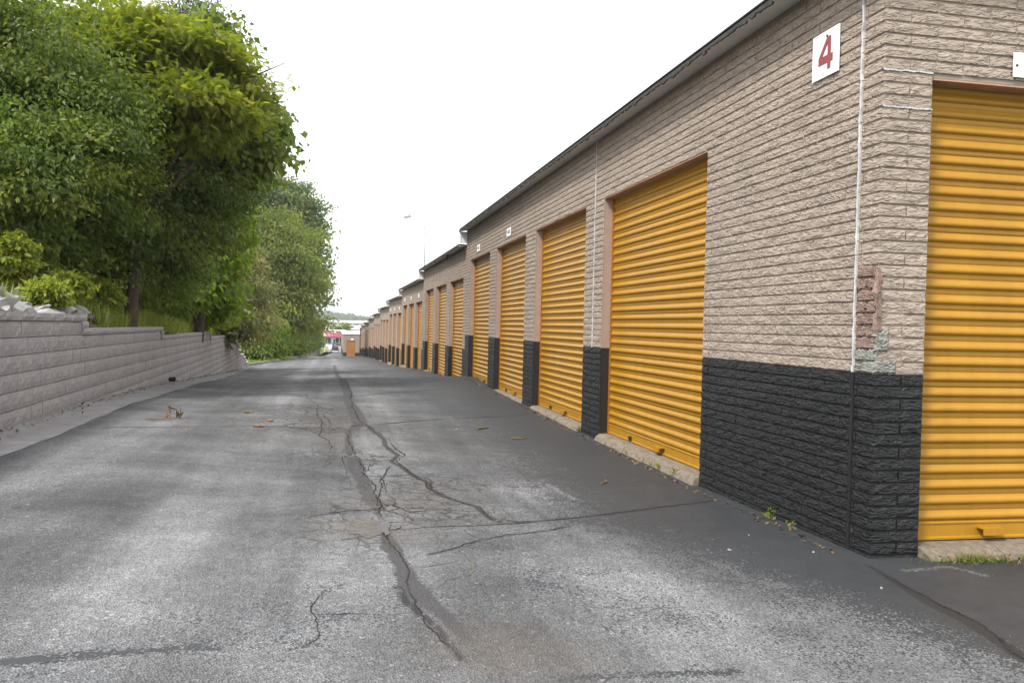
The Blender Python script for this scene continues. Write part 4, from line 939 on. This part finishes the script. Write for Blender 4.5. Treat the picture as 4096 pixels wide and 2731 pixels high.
# shrubs along the bank
SH = [(235, 655, 21, 46, 34, 'lime', 'leafy lime green bush in front of the grey tree trunk foot'), (305, 650, 23, 50, 36, 'lime', 'lime green bush between the grey trunk and the vine thicket'), (360, 650, 26, 44, 36, 'lime', 'light green bush touching the left side of the vine thicket'), (190, 660, 18, 40, 28, 'lime', 'light green bush above the end of the topmost wall cap'),
      (70, 655, 14.5, 42, 30, 'bush', 'knee high green bush on the rocks near the left edge'), (150, 660, 15.5, 46, 34, 'bush', 'green bank bush above the first stretch of wall cap'), (215, 640, 17, 52, 40, 'bush', 'broad bank bush below the deep shade'), (300, 700, 18.5, 42, 26, 'bush', 'low olive weed bush above the second wall cap'), (350, 705, 22, 46, 24, 'lime', 'yellowish low bush above the second wall step'), (430, 715, 27, 46, 24, 'lime', 'yellow green low bush above the third wall cap'), (490, 735, 34, 42, 22, 'pale', 'pale weedy bush above the last long wall cap'), (285, 610, 20, 60, 46, 'bush', 'dim shaded bush around the grey trunk'),
      (15, 625, 13.5, 45, 42, 'lime', 'low yellow green bush at the left edge above the wall cap'), (115, 610, 15.5, 60, 50, 'bush', 'bushy green sapling clump behind the pale rocks'), (190, 585, 17, 75, 60, 'bush', 'upright leafy sapling clump in front of the dark trees'),
      (265, 650, 17, 40, 34, 'lime', 'small yellow green weed clump above the first wall step'), (330, 665, 18, 60, 50, 'bush', 'green bush right of the grey tree trunk'), (60, 560, 16, 80, 60, 'bush', 'tall bush under the top left tree'), (390, 680, 22, 70, 45, 'bush', 'low olive bush beside the vine thicket'),
      (150, 690, 13, 30, 22, 'lime', 'little bright weed growing among the wall rocks'), (240, 715, 14.2, 22, 26, 'lime', 'bright weed standing on the second wall cap'), (110, 705, 12.6, 22, 16, 'lime', 'tiny weed tuft at the wall cap near the left edge'),
      (600, 765, 85, 45, 42, 'bright', 'green bush at the foot of the rounded tree'), (655, 770, 110, 40, 38, 'bush', 'dark bush at the foot of the cottonwood'), (700, 772, 140, 24, 26, 'bush', 'green bush near the far wooden fence'), (722, 770, 185, 12, 20, 'bright', 'light green small tree beside the wooden fence'), (562, 775, 75, 30, 42, 'bush', 'shrub just past the end of the block wall')]
for x, y, D, rx, ry, mt, lb in SH:
    while D < 40 and W(x, y, D)[0] > wall_x(D) - (1.3 if rx > 30 else .5): D += .25
    b = BG(x, D); sz = .10 if D < 30 else .26
    if D < 40: y -= 34 if x < 330 else 16
    c, r, wg = EL(x, y, D, rx, ry); r = (r[0], min(r[1], 1.2 if D < 30 else 9), r[2])
    tree('shrub', lb, 'shrub', b, [(c, r, 1)] + ([((c[0] + r[0] * .3, c[1], c[2] - r[2] * .6), (r[0] * .9, r[1], r[2] * .6), .7)] if D > 40 else []), 90 if D < 30 else 150, 3800 if D < 30 else 9000, sz, .5, mt, .07 if D < 30 else .5, .025, group='bushes on the bank', nbranch=16)
# weedy grass on the bank and along the verge
def blades(name, P, h, wv, mat, lean=.35):
    n = len(P); ph = RNG.uniform(0, 6.283, n); d = np.stack([np.cos(ph), np.sin(ph), 0 * ph], 1); L = h * RNG.uniform(.5, 1.3, n)[:, None]; s = np.stack([-d[:, 1], d[:, 0], 0 * ph], 1) * wv; up = np.array([0, 0, 1.])
    ln = lean * RNG.uniform(.2, 1.6, n)[:, None]; mid = P + up * L * .55 + d * L * ln * .4; tip = P + up * L * .92 + d * L * ln
    V = np.stack([P - s, P + s, mid + s * .7, mid - s * .7, tip], 1).reshape(-1, 3); i = np.arange(n) * 5
    F1 = np.stack([i, i + 1, i + 2, i + 3], 1); F2 = np.stack([i + 3, i + 2, i + 4, i + 4], 1)
    Fc = [tuple(f) for f in F1] + [tuple(f[:3]) for f in F2]; me = mesh_np(name, V, Fc); at = me.attributes.new('tint', 'FLOAT', 'FACE'); tt = RNG.uniform(0, 1, n); at.data.foreach_set('value', np.concatenate([tt, tt]).astype(np.float32))
    return link(name, me, mat, kind='stuff')
def bank_pts(n, y0, y1, d0, d1):
    y = RNG.uniform(y0, y1, n); x = wall_x(y) - .3 - RNG.uniform(d0, d1, n); return np.stack([x, y, bank_z(x, y) - .06], 1)
blades('tall_weeds', np.vstack([bank_pts(20000, 16.5, 34, .0, 1.5), bank_pts(9000, 30, 48, .0, 1.6), bank_pts(1500, 12, 20, .3, 3)]), .42, .010, LM['grass'], .5)
yv = RNG.uniform(56, 110, 6000); xv = np.array([curb_x(y) for y in yv]) - .15 - RNG.uniform(0, 6, 6000); blades('verge_grass', np.stack([xv, yv, [float(gz(curb_x(y), y)) + .12 + .03 * (curb_x(y) - x) for x, y in zip(xv, yv)]], 1), .10, .02, LM['bright'], .5)
gp = RNG.normal(0, 1, (420, 2)) * np.array([.17, .035]) + np.array([4.19, 4.97]); blades('sill_grass', np.stack([gp[:, 0], gp[:, 1], np.full(420, -1.50)], 1), .075, .003, LM['bright'], .8)

# ------------------------------------------------------------------ riprap behind the wall cap
def rock_mesh(seed):
    r = np.random.default_rng(seed); P = unit(r.normal(0, 1, (15, 3))) * np.array([.5, .42, .30]) * r.uniform(.8, 1.1, (15, 1)); bm = bmesh.new()
    for p in P: bm.verts.new(p)
    res = bmesh.ops.convex_hull(bm, input=bm.verts); bmesh.ops.delete(bm, geom=[v for v in bm.verts if not v.link_faces], context='VERTS')
    me = bpy.data.meshes.new('rock'); bm.to_mesh(me); bm.free(); me.materials.append(MAT['rock']); return me
RM = [rock_mesh(i) for i in range(8)]
rk = 0
RLAB = ['pale broken limestone rock in the row right behind the topmost wall cap', 'pale limestone rock in the second row behind the topmost wall cap', 'pale limestone rock behind the second cap level beside the bright weed', 'greyish limestone rock up the slope among the weeds', 'pale rock behind the third, lower cap level of the block wall']
def rock(x, y, s, grp):
    o = link('rock', RM[random.randrange(8)]); o.location = (x, y, float(bank_z(x, y)) + s * .2); o.scale = (s * random.uniform(.8, 1.4), s * random.uniform(.8, 1.5), s * random.uniform(.7, 1.1)); o.rotation_euler = (random.uniform(-.4, .4), random.uniform(-.4, .4), random.uniform(0, 6.3))
    tag(o, RLAB[grp], 'rock', 'limestone rocks ' + ['right behind the cap', 'in the second row', 'behind the second cap level', 'up the slope', 'behind the third cap level'][grp])
for y in np.arange(9.4, 14.4, .20): rock(wall_x(y) - .42 - random.uniform(0, .2), y + random.uniform(-.08, .08), random.uniform(.26, .42), 0)
for y in np.arange(9.6, 14.4, .30): rock(wall_x(y) - .85 - random.uniform(0, .3), y, random.uniform(.28, .5), 1)
for y in np.arange(14.2, 17.5, .30): rock(wall_x(y) - .5 - random.uniform(0, .25), y, random.uniform(.26, .42), 2)
for y in np.arange(11, 25, .10): rock(wall_x(y) - .9 - random.uniform(0, 1.9), y, random.uniform(.28, .55), 3)
for y in np.arange(21.8, 25, .5): rock(wall_x(y) - .5 - random.uniform(0, .2), y, random.uniform(.25, .4), 4)

# ------------------------------------------------------------------ litter and small things
def flat_bits(name, P, s, mat, lift=.004, curl=.35):
    n = len(P); ph = RNG.uniform(0, 6.283, n); d = np.stack([np.cos(ph), np.sin(ph), RNG.normal(0, curl, n)], 1); q = np.stack([-np.sin(ph), np.cos(ph), RNG.normal(0, curl, n)], 1); L = (s * RNG.uniform(.4, 1.4, n))[:, None]
    b = P + np.array([0, 0, lift]) + np.abs(RNG.normal(0, .4, n))[:, None] * L * np.array([0, 0, .5]); V = np.stack([b - d * L, b + q * L * .35, b + d * L, b - q * L * .35], 1).reshape(-1, 3)
    return link(name, mesh_np(name, V, np.arange(4 * n).reshape(n, 4)), mat, kind='stuff')
yb = RNG.uniform(5.2, 23, 700); xb = 3.37 - np.abs(RNG.normal(0, .05, 700)); flat_bits('leaf_litter', np.stack([xb, yb, [road_z(a, b) for a, b in zip(xb, yb)]], 1), .022, MAT['dry_leaf'])
yb = RNG.uniform(8, 45, 700); xb = np.array([wall_x(y) for y in yb]) + .03 + np.abs(RNG.normal(0, .13, 700)); flat_bits('wall_litter', np.stack([xb, yb, [road_z(a, b) + .012 for a, b in zip(xb, yb)]], 1), .03, MAT['dry_leaf'])
yb = RNG.uniform(3.4, 22, 60); xb = RNG.uniform(-3, 3.3, 60); flat_bits('scattered_leaves', np.stack([xb, yb, [road_z(a, b) for a, b in zip(xb, yb)]], 1), .013, MAT['dry_leaf'])
xb = RNG.uniform(3.9, 5.6, 120); yb = 4.9 + RNG.normal(0, .07, 120); flat_bits('sill_litter', np.stack([xb, yb, np.full(120, -1.45)], 1), .02, MAT['dry_leaf'])
def pebble(px, py, s, lb, mat='rock'):
    q = G2(px, py); pm = RM[random.randrange(8)].copy(); pm.materials.clear(); pm.materials.append(MAT['pebble']); o = link('pebble', pm); s *= .7; o.location = (q[0], q[1], road_z(q[0], q[1]) + s * .2); o.scale = (s, s, s); o.rotation_euler = (0, 0, random.uniform(0, 6)); tag(o, lb, 'stone', 'loose stones on the asphalt')
for px, py, s, lb in [(1677, 1262, .05, 'white pebble on the dark asphalt below the black wall'), (2024, 1352, .035, 'pebble beside the black tar strip near the corner'), (2235, 1272, .05, 'pale pebble in front of the grass tuft by the door'), (1868, 1268, .03, 'small pebble right of the corner foot'), (1720, 1228, .025, 'tiny white pebble in the dark asphalt near the black wall'), (1050, 988, .07, 'white stone beside a twig on the dark asphalt'), (915, 1010, .05, 'pale stone in the middle of the sealed asphalt'), (958, 1006, .05, 'second of two pale stones close together on the sealed asphalt')]: pebble(px, py, s, lb)
def twig(px0, py0, px1, py1, r, lb):
    a, b = G2(px0, py0), G2(px1, py1); m = MB(); k = 5; P = [a + (b - a) * t + np.array([RNG.normal(0, .01), RNG.normal(0, .01), r + .006]) for t in np.linspace(0, 1, k)]; P = [p - a for p in P]; m.tube([tuple(p) for p in P], [r, r * 1.1, r, r * .8, r * .5], 6)
    tag(m.build('twig', MAT['twig'], None, tuple(a)), lb, 'twig', 'twigs lying on the lane')
for t in [(583, 982, 607, 983, .022, 'thick brown stick lying on the transverse crack'), (562, 949, 582, 949, .014, 'thin tan stick left of centre on the lane'), (335, 963, 395, 965, .008, 'long thin twig lying near the gutter'), (614, 968, 632, 969, .012, 'short tan stick right of the thick brown one'), (1175, 1010, 1210, 1008, .012, 'twig on the dark asphalt below the second door'), (1095, 987, 1125, 983, .012, 'dry twig on the sealed asphalt below the third door'), (1385, 1112, 1393, 1104, .006, 'tiny forked twig on the dark asphalt below the nearest lane door')]: twig(*t)
q = G2(398, 962); m = MB()
for i in range(14):
    a = RNG.normal(0, .05, 3); m.add([a, a + RNG.normal(0, .05, 3), a + RNG.normal(0, .05, 3)], [(0, 1, 2)])
tag(m.build('dead_leaf_cluster', MAT['dry_leaf'], None, (q[0], q[1], q[2] + .05), recalc=False), 'brown crumpled leaf cluster at the end of the long thin twig', 'leaves')
def weed(px, py, s, n, lb):
    q = G2(px, py); q[0] = min(q[0], 3.45); E = empty('weed', (q[0], q[1], road_z(q[0], q[1]))); tag(E, lb, 'weed', 'weeds along the wall foot'); C = np.array(E.location) + np.abs(RNG.normal(0, 1, (n, 3))) * np.array([.4, .4, .5]) * s * np.where(RNG.random((n, 3)) > .5, 1, -1) * np.array([1, 1, 0]) + np.array([0, 0, 1]) * RNG.uniform(.1, 1, (n, 1)) * s
    V, Fc, T = leaves_from(C, unit(RNG.normal(0, 1, (n, 3))), s * .55, .6, RNG.uniform(.4, 1, n), .1); foliage('leaves', V, Fc, T, LM['bright'], E)
    m = MB()
    for c in C[:6]: m.tube([(0, 0, 0), tuple(c - np.array(E.location))], .0025, 4)
    m.build('stem', MAT['twig'], E)
for t in [(1769, 1191, .085, 16, 'small bright weed at the foot of the black corner wall'), (1815, 1218, .06, 10, 'smaller weed right of the bright one at the black wall foot'), (1515, 1080, .09, 14, 'weed on the concrete sill of the nearest lane door'), (1560, 1095, .07, 10, 'weed near the right end of the nearest lane sill'), (1448, 1045, .07, 10, 'weed near the left end of the nearest lane sill'), (1330, 992, .07, 12, 'weed at the foot of the pillar between the two nearest lane doors')]: weed(*t)

# ------------------------------------------------------------------ far end: truck, store, cars, gate, sheds, hills
def at_px(px, py, D):
    r = ray(px, py); return r * (D / r[1])
MAT['asphalt_far'] = plain('parking_asphalt', (.17, .17, .17), .9, .2, .2, .4)
strip_sheet('parking_lot', [285, 300, 330, 352], lambda y: -70, lambda y: 60, lambda x, y: -8.75, MAT['asphalt_far'], 4)
strip_sheet('far_lawn', [257, 270, 284], lambda y: -40, lambda y: 30, lambda x, y: -8.62 - .004 * (y - 257), MAT['grass_ground'], 4)
def car(loc, paint, label, rz=0, truck=False, wd=1.8, L=4.5):
    E = empty('pickup_truck' if truck else 'parked_car', loc, rz); tag(E, label, 'truck' if truck else 'car', None if truck else 'cars parked by the store'); h = wd / 2
    b = MB(); g = MB()
    if truck:
        b.prism([(-2.8, .55), (2.6, .5), (2.75, .8), (2.6, 1.15), (1.2, 1.22), (-2.8, 1.22)], 'x', -h, h)
        b.prism([(1.15, 1.221), (.55, 1.85), (-.75, 1.88), (-1.0, 1.221)], 'x', -h * .88, h * .88); g.prism([(-1.005, 1.30), (-.79, 1.80), (-.80, 1.82), (-1.03, 1.30)], 'x', -h * .78, h * .78); g.prism([(1.17, 1.28), (.62, 1.8), (.64, 1.82), (1.21, 1.28)], 'x', -h * .78, h * .78)
        for sg in (-1, 1): g.box(sg * h * .885 - .006, sg * h * .885 + .006, -.7, .6, 1.32, 1.72)
    else:
        b.prism([(-2.2, .35), (2.2, .35), (2.25, .65), (2.0, .85), (.9, .95), (-1.9, 1.0), (-2.25, .8)], 'x', -h, h)
        b.prism([(1.0, .951), (.35, 1.42), (-1.0, 1.45), (-1.8, .981)], 'x', -h * .85, h * .85); g.prism([(-1.82, 1.02), (-1.06, 1.42), (-1.08, 1.44), (-1.88, 1.02)], 'x', -h * .75, h * .75); g.prism([(1.02, 1.0), (.42, 1.39), (.44, 1.41), (1.07, 1.0)], 'x', -h * .75, h * .75)
        for sg in (-1, 1): g.box(sg * h * .855 - .006, sg * h * .855 + .006, -1.1, .5, 1.02, 1.33)
    b.build('body', paint, E); g.build('window', MAT['car_glass'], E)
    wr = .38 if truck else .32
    for sx in (-1, 1):
        for yy in ((-1.75, 1.75) if truck else (-1.35, 1.4)):
            t = MB(); t.cyl((sx * (h - .11) - .11, yy, wr), wr, .22, 16, 'x'); t.build('wheel', MAT['black_plastic'], E)
        q = MB(); q.box(sx * h * .86 - .09, sx * h * .86 + .09, (-2.83 if truck else -2.27), (-2.79 if truck else -2.2), .85 if truck else .68, 1.15 if truck else .84); q.build('tail_light', MAT['tail'], E)
        q = MB(); q.box(sx * (h + .1) - .09, sx * (h + .1) + .09, .75, .83, 1.25 if truck else .95, 1.42 if truck else 1.07); q.build('mirror', paint, E)
    q = MB(); q.box(-h * .95, h * .95, -2.95 if truck else -2.31, -2.81 if truck else -2.2, .5 if truck else .36, .68 if truck else .55); q.build('bumper', MAT['white_metal'] if truck else paint, E)
    q = MB(); q.box(-.2, .2, -2.97 if truck else -2.33, -2.952 if truck else -2.312, .53 if truck else .4, .65 if truck else .5); q.build('licence_plate', MAT['sign_white'], E)
MAT['car_glass'] = plain('car_glass', (.02, .025, .03), .08, .6, 0); MAT['tail'] = plain('tail_lens', (.35, .015, .012), .25, .5, .05)
PAINT = {k: plain(k, c, .25, .5, .03) for k, c in {'charcoal_paint': (.03, .033, .04), 'white_paint': (.75, .75, .75), 'blue_grey_paint': (.05, .06, .08), 'black_paint': (.02, .02, .025)}.items()}
tp = G(1398, 1408); car((tp[0], tp[1] if tp[1] < 300 else 245, 0), PAINT['charcoal_paint'], 'dark pickup truck driving away at the bottom of the lane', 0, True, 2.0)
bpy.data.objects['pickup_truck'].location = (at_px(1340, 1409, 246)[0], 246, float(gz(0, 246)))
for px, py, D, c, rz, lb in [(1315.5, 1381, 306, 'white_paint', .12, 'white car parked in front of the store'), (1297, 1375, 316, 'blue_grey_paint', .1, 'dark blue grey car left of the white car'), (1325.5, 1374.5, 318, 'black_paint', .05, 'dark car half hidden behind the white car'), (1281, 1374, 318, 'black_paint', .05, 'black car farthest left in front of the store')]:
    p = at_px(px, py, D); car((p[0], D, -8.72), PAINT[c], lb, rz)
def store():
    D = 336; x0 = at_px(1266, 1370, D)[0]; x1 = at_px(1378, 1370, D)[0]; E = empty('store', ((x0 + x1) / 2, D, -8.7)); tag(E, 'low store with crimson metal awning and glass front beyond the parking lot', 'store')
    z = lambda py: at_px(1330, py, D)[2] + 8.7; X = lambda px: at_px(px, 1350, D)[0] - (x0 + x1) / 2
    red = plain('crimson_metal', (.27, .045, .075), .5, .4, .08, 2); br = plain('brown_parapet', (.24, .13, .115), .8, .2, .1, 1); cream = plain('cream_gable', (.75, .68, .56), .7, .3, .05); bk = plain('plum_brick', (.22, .12, .12), .85, .2, .15)
    m = MB(); m.box(X(1255), X(1378), .5, 16, 0, z(1347)); m.build('wall', bk, E)
    m = MB(); m.box(X(1284), X(1384), -.6, 15, z(1333), z(1322)); m.build('parapet', br, E)
    m = MB(); m.box(X(1270), X(1384), -.5, 15, z(1321.9), z(1320)); m.build('roof', MAT['roof_white'], E)
    for i in range(24):
        a = X(1305) + (X(1384) - X(1305)) * i / 24; b = X(1305) + (X(1384) - X(1305)) * (i + 1) / 24 - .06; m = MB(); m.add([(a, -2.2, z(1347)), (b, -2.2, z(1347)), (b, -.7, z(1331)), (a, -.7, z(1331)), (a, -2.2, z(1347) - .06), (b, -2.2, z(1347) - .06), (b, -.62, z(1331) - .1), (a, -.62, z(1331) - .1)], [(0, 1, 2, 3), (4, 7, 6, 5), (0, 4, 5, 1), (1, 5, 6, 2), (0, 3, 7, 4)]); m.build('awning_panel', red, E)
    m = MB(); m.prism([(X(1250), z(1347)), (X(1306), z(1347)), (X(1305), z(1338)), (X(1287), z(1325)), (X(1250), z(1347) + .5)], 'y', -2.6, -.5); m.build('gable', cream, E)
    m = MB(); m.box(X(1289), X(1294), -2.68, -2.61, z(1340), z(1337)); m.build('gable_sign', plain('orange_sign', (.6, .12, .03), .5), E)
    m = MB(); m.box(X(1325), X(1344), -.72, -.61, z(1330), z(1326)); m.build('sign_board', MAT['sign_white'], E)
    for a, b in ((1310, 1325), (1342, 1357), (1358, 1372)):
        m = MB(); m.box(X(a), X(b), .42, .49, z(1372), z(1350)); o = m.build('window', MAT['white_metal'], E); g = MB(); g.box(X(a) + .12, X(b) - .12, .38, .415, z(1371), z(1351)); g.build('pane', MAT['car_glass'], o)
    m = MB(); m.box(X(1326), X(1341), .42, .49, 0, z(1351)); o = m.build('door', MAT['white_metal'], E); g = MB(); g.box(X(1334), X(1340), .38, .415, .3, z(1356)); g.build('pane', MAT['car_glass'], o)
    m = MB(); m.box(X(1297), X(1304), -2.4, -1.7, 0, z(1347)); m.build('column', bk, E)
store()
def shed(D, pxl, pxr, ytop, ymid, lb, nb):
    x0, x1 = at_px(pxl, 1300, D)[0], at_px(pxr, 1300, D)[0]; zt, zm = at_px(1360, ytop, D)[2], at_px(1360, ymid, D)[2]; E = empty('warehouse', ((x0 + x1) / 2, D, -9)); tag(E, lb, 'warehouse'); cx = (x0 + x1) / 2
    wm = plain('white_cladding', (.72, .72, .71), .7, .3, .03, .1); gm = plain('grey_cladding', (.42, .42, .42), .7, .3, .05, .1)
    m = MB(); m.box(x0 - cx, x1 - cx, 0, 50, zm + 9, zt + 9); m.build('fascia', MAT['roof_white'], E)
    for i in range(nb):
        a = x0 + (x1 - x0) * i / nb; b = x0 + (x1 - x0) * (i + 1) / nb - 1.0; m = MB(); m.box(a - cx, b - cx, 1.5, 2.5, -.5, zm + 8.98); m.build('wall_panel', gm, E); m = MB(); m.box(b - cx + .01, b + .99 - cx, 1.0, 2.6, -.5, zm + 8.98); m.build('pilaster', wm, E)
shed(520, 1296, 1560, 1280.5, 1291, 'long white warehouse with grey wall bays under the wooded hill', 9)
shed(430, 1280, 1560, 1301, 1317, 'nearer white flat roofed shed behind the store', 7)
def vf(px, py, D): p = at_px(px, py, D); return (p[0], D, p[2])
tree('street_tree', 'round green tree behind the store roof in front of the white shed', 'tree', (at_px(1371, 1340, 400)[0], 400, -9), [(vf(1371, 1326, 400), (3.6, 3, 3.2), 1), (vf(1384, 1326, 400), (2.6, 2.5, 2.4), .7), (vf(1353, 1323, 400), (2.8, 2.5, 2), .7)], 120, 7000, .6, .7, 'mid', .6, .18)
# hills
MAT['hill'] = plain('wooded_hill', (.045, .075, .03), .95, .1, .4, .02)
hv = MB(); n = 60
hill = []
for i in range(n + 1):
    x = -420 + 1100 * i / n; p = CX; px = 1340 + x / 1500 * FPX
    yt = np.interp(px, [900, 1290, 1310, 1340, 1365, 1390, 1420, 1445, 1470, 1600, 2000, 3000], [1250, 1247, 1247, 1250, 1251, 1256, 1261, 1268, 1268, 1262, 1255, 1250]); hill.append((x, -(yt - 1291) / FPX * 1500 - 6))
V = []; Fc = []
for (x, z) in hill: V += [(x, 1380, -10), (x, 1440, z * .45 - 4), (x, 1520, z), (x, 1700, z * .9), (x, 2000, -10)]
for i in range(n):
    for k in range(4): a = i * 5 + k; Fc.append((a, a + 1, a + 6, a + 5))
link('wooded_hills', mesh_np('wooded_hills', V, Fc, True), MAT['hill'], kind='structure')
hx = RNG.uniform(-120, 240, 420); hy = RNG.uniform(1400, 1540, 420); hz = np.interp(hx, [h[0] for h in hill], [h[1] for h in hill]) * np.clip((hy - 1380) / 140, .05, 1) ** .8
cc = np.stack([hx, hy, hz + 2], 1); u = unit(RNG.normal(0, 1, (420, 60, 3))); Cc = (cc[:, None] + u * RNG.uniform(.6, 1, (420, 60, 1)) * np.array([7, 7, 6])).reshape(-1, 3); V, Fc, T = leaves_from(Cc, u.reshape(-1, 3), 3.2, .9, np.clip(np.repeat(RNG.uniform(.1, .7, 420), 60) + RNG.normal(0, .1, 420 * 60), 0, 1))
me = mesh_np('hill_woods', V, Fc); at = me.attributes.new('tint', 'FLOAT', 'FACE'); at.data.foreach_set('value', T.astype(np.float32)); link('hill_woods', me, LM['dark'], kind='stuff')
# wooden fence, bollard, gate, lamp
WF = empty('wooden_fence', (-6.5, 150, float(gz(-5, 150)))); tag(WF, 'weathered grey board fence at the far left of the lane', 'fence'); fm = plain('weathered_board', (.16, .145, .135), .9, .2, .3, 2)
pa, pb = at_px(1236, 1408, 140), at_px(1279, 1405, 190)
n = 120; bmz = MB().box(-.19, .19, -.012, .012, 0, 1.8).build('board', fm, WF).data; first = [o for o in bpy.data.objects if o.name == 'board'][0]
dirv = (pb - pa); dirv[2] = 0; rz = math.atan2(dirv[1], dirv[0])
for i in range(n):
    p = pa + (pb - pa) * i / (n - 1); o = first if i == 0 else link('board', bmz, None, WF); o.location = (p[0] + 6.5, p[1] - 150, float(gz(-4.5, p[1])) + .12 - float(gz(-5, 150)) + random.uniform(-.03, .03)); o.rotation_euler = (0, 0, rz)
p = at_px(1298, 1404, 255); m = MB(); m.cyl((0, 0, 0), .15, 1.05, 14); m.tube([(0, 0, 1.05), (0, 0, 1.13)], [.15, .05], 14); tag(m.build('bollard', plain('bollard_yellow', (.75, .5, .03), .5), None, (p[0], 255, -8.62)), 'yellow bollard beside the gate at the bottom of the lane', 'bollard')
GT = empty('swing_gate', (at_px(1325, 1400, 257)[0], 257, -8.62)); tag(GT, 'pale tubular gate across the bottom of the lane', 'gate')
gx0, gx1 = at_px(1300, 1400, 257)[0] - GT.location.x, at_px(1365, 1400, 257)[0] - GT.location.x
for zz in (.35, .75, 1.15, 1.5): m = MB(); m.tube([(gx0, 0, zz), (gx1, 0, zz)], .03, 6); m.build('rail', MAT['white_metal'], GT)
for t in np.linspace(0, 1, 5): m = MB(); m.tube([(gx0 + (gx1 - gx0) * t, 0, 0), (gx0 + (gx1 - gx0) * t, 0, 1.6)], .05, 6); m.build('post', MAT['white_metal'], GT)
m = MB(); m.box(-.6, .6, -.1, -.06, .8, 1.5); m.build('sign_panel', MAT['sign_white'], GT).location = (at_px(1323, 1390, 257)[0] - GT.location.x, 0, 0)
MAT['lamp_grey'] = plain('lamp_grey', (.22, .25, .26), .5, .4, .05)
def lamp(px, py_top, D, hx, lb, zb, scale=1):
    p = at_px(px, py_top, D); E = empty('street_lamp', (p[0], D, zb)); tag(E, lb, 'street lamp', 'street lamps'); H = p[2] - zb; m = MB()
    pts = [(0, 0, 0), (0, 0, H - 1.6 * scale), (-.1 * scale, 0, H - .9 * scale), (-.5 * scale, 0, H - .3 * scale), (-1.2 * scale, 0, H), (-hx * scale, 0, H)]
    m.tube(pts, [.09 * scale, .07 * scale, .06 * scale, .055 * scale, .05 * scale, .05 * scale], 8); m.build('pole', MAT['lamp_grey'], E, smooth=True)
    h = MB(); h.prism([(-hx - .75, H - .12), (-hx - .7, H + .06), (-hx - .2, H + .16), (-hx + .05, H + .1), (-hx + .05, H - .06), (-hx - .65, H - .2)], 'y', -.16, .16) if scale == 1 else h.box((-hx - .5) * scale, -hx * scale, -.15, .15, H - .12, H + .12)
    h.build('lamp_head', MAT['lamp_grey'], E)
    if scale == 1: c = MB(); c.cyl((-hx - .1, 0, H + .17), .09, .22, 10); c.build('photocell', plain('teal_photocell', (.12, .42, .36), .4), E)
lamp(1702, 871, 94, 1.6, 'tall pale street lamp with a teal sensor rising behind the storage roofs', -3.7)
lamp(1374, 1302, 345, 1.2, 'pale lamp post behind the end building near the store', -9.0, 1.6)

# ------------------------------------------------------------------ air
hz = MB(); hz.box(-1000, 1000, -90, 2300, -13, 60); t = bpy.data.materials.new('air'); t.use_nodes = True; tn = t.node_tree; tn.nodes.clear()
ov = tn.nodes.new('ShaderNodeOutputMaterial'); pv = tn.nodes.new('ShaderNodeVolumePrincipled'); pv.inputs['Color'].default_value = (.93, .97, .98, 1); pv.inputs['Density'].default_value = .00024; pv.inputs['Anisotropy'].default_value = .2
tn.links.new(pv.outputs[0], ov.inputs['Volume']); hz.build('haze', t, kind='stuff')

for o in list(bpy.data.objects):
    if o.name.startswith('curtain') and o.parent and o.parent.parent and o.parent.parent.name == 'end_building': o.data.materials[0] = MAT['yellow_trim']
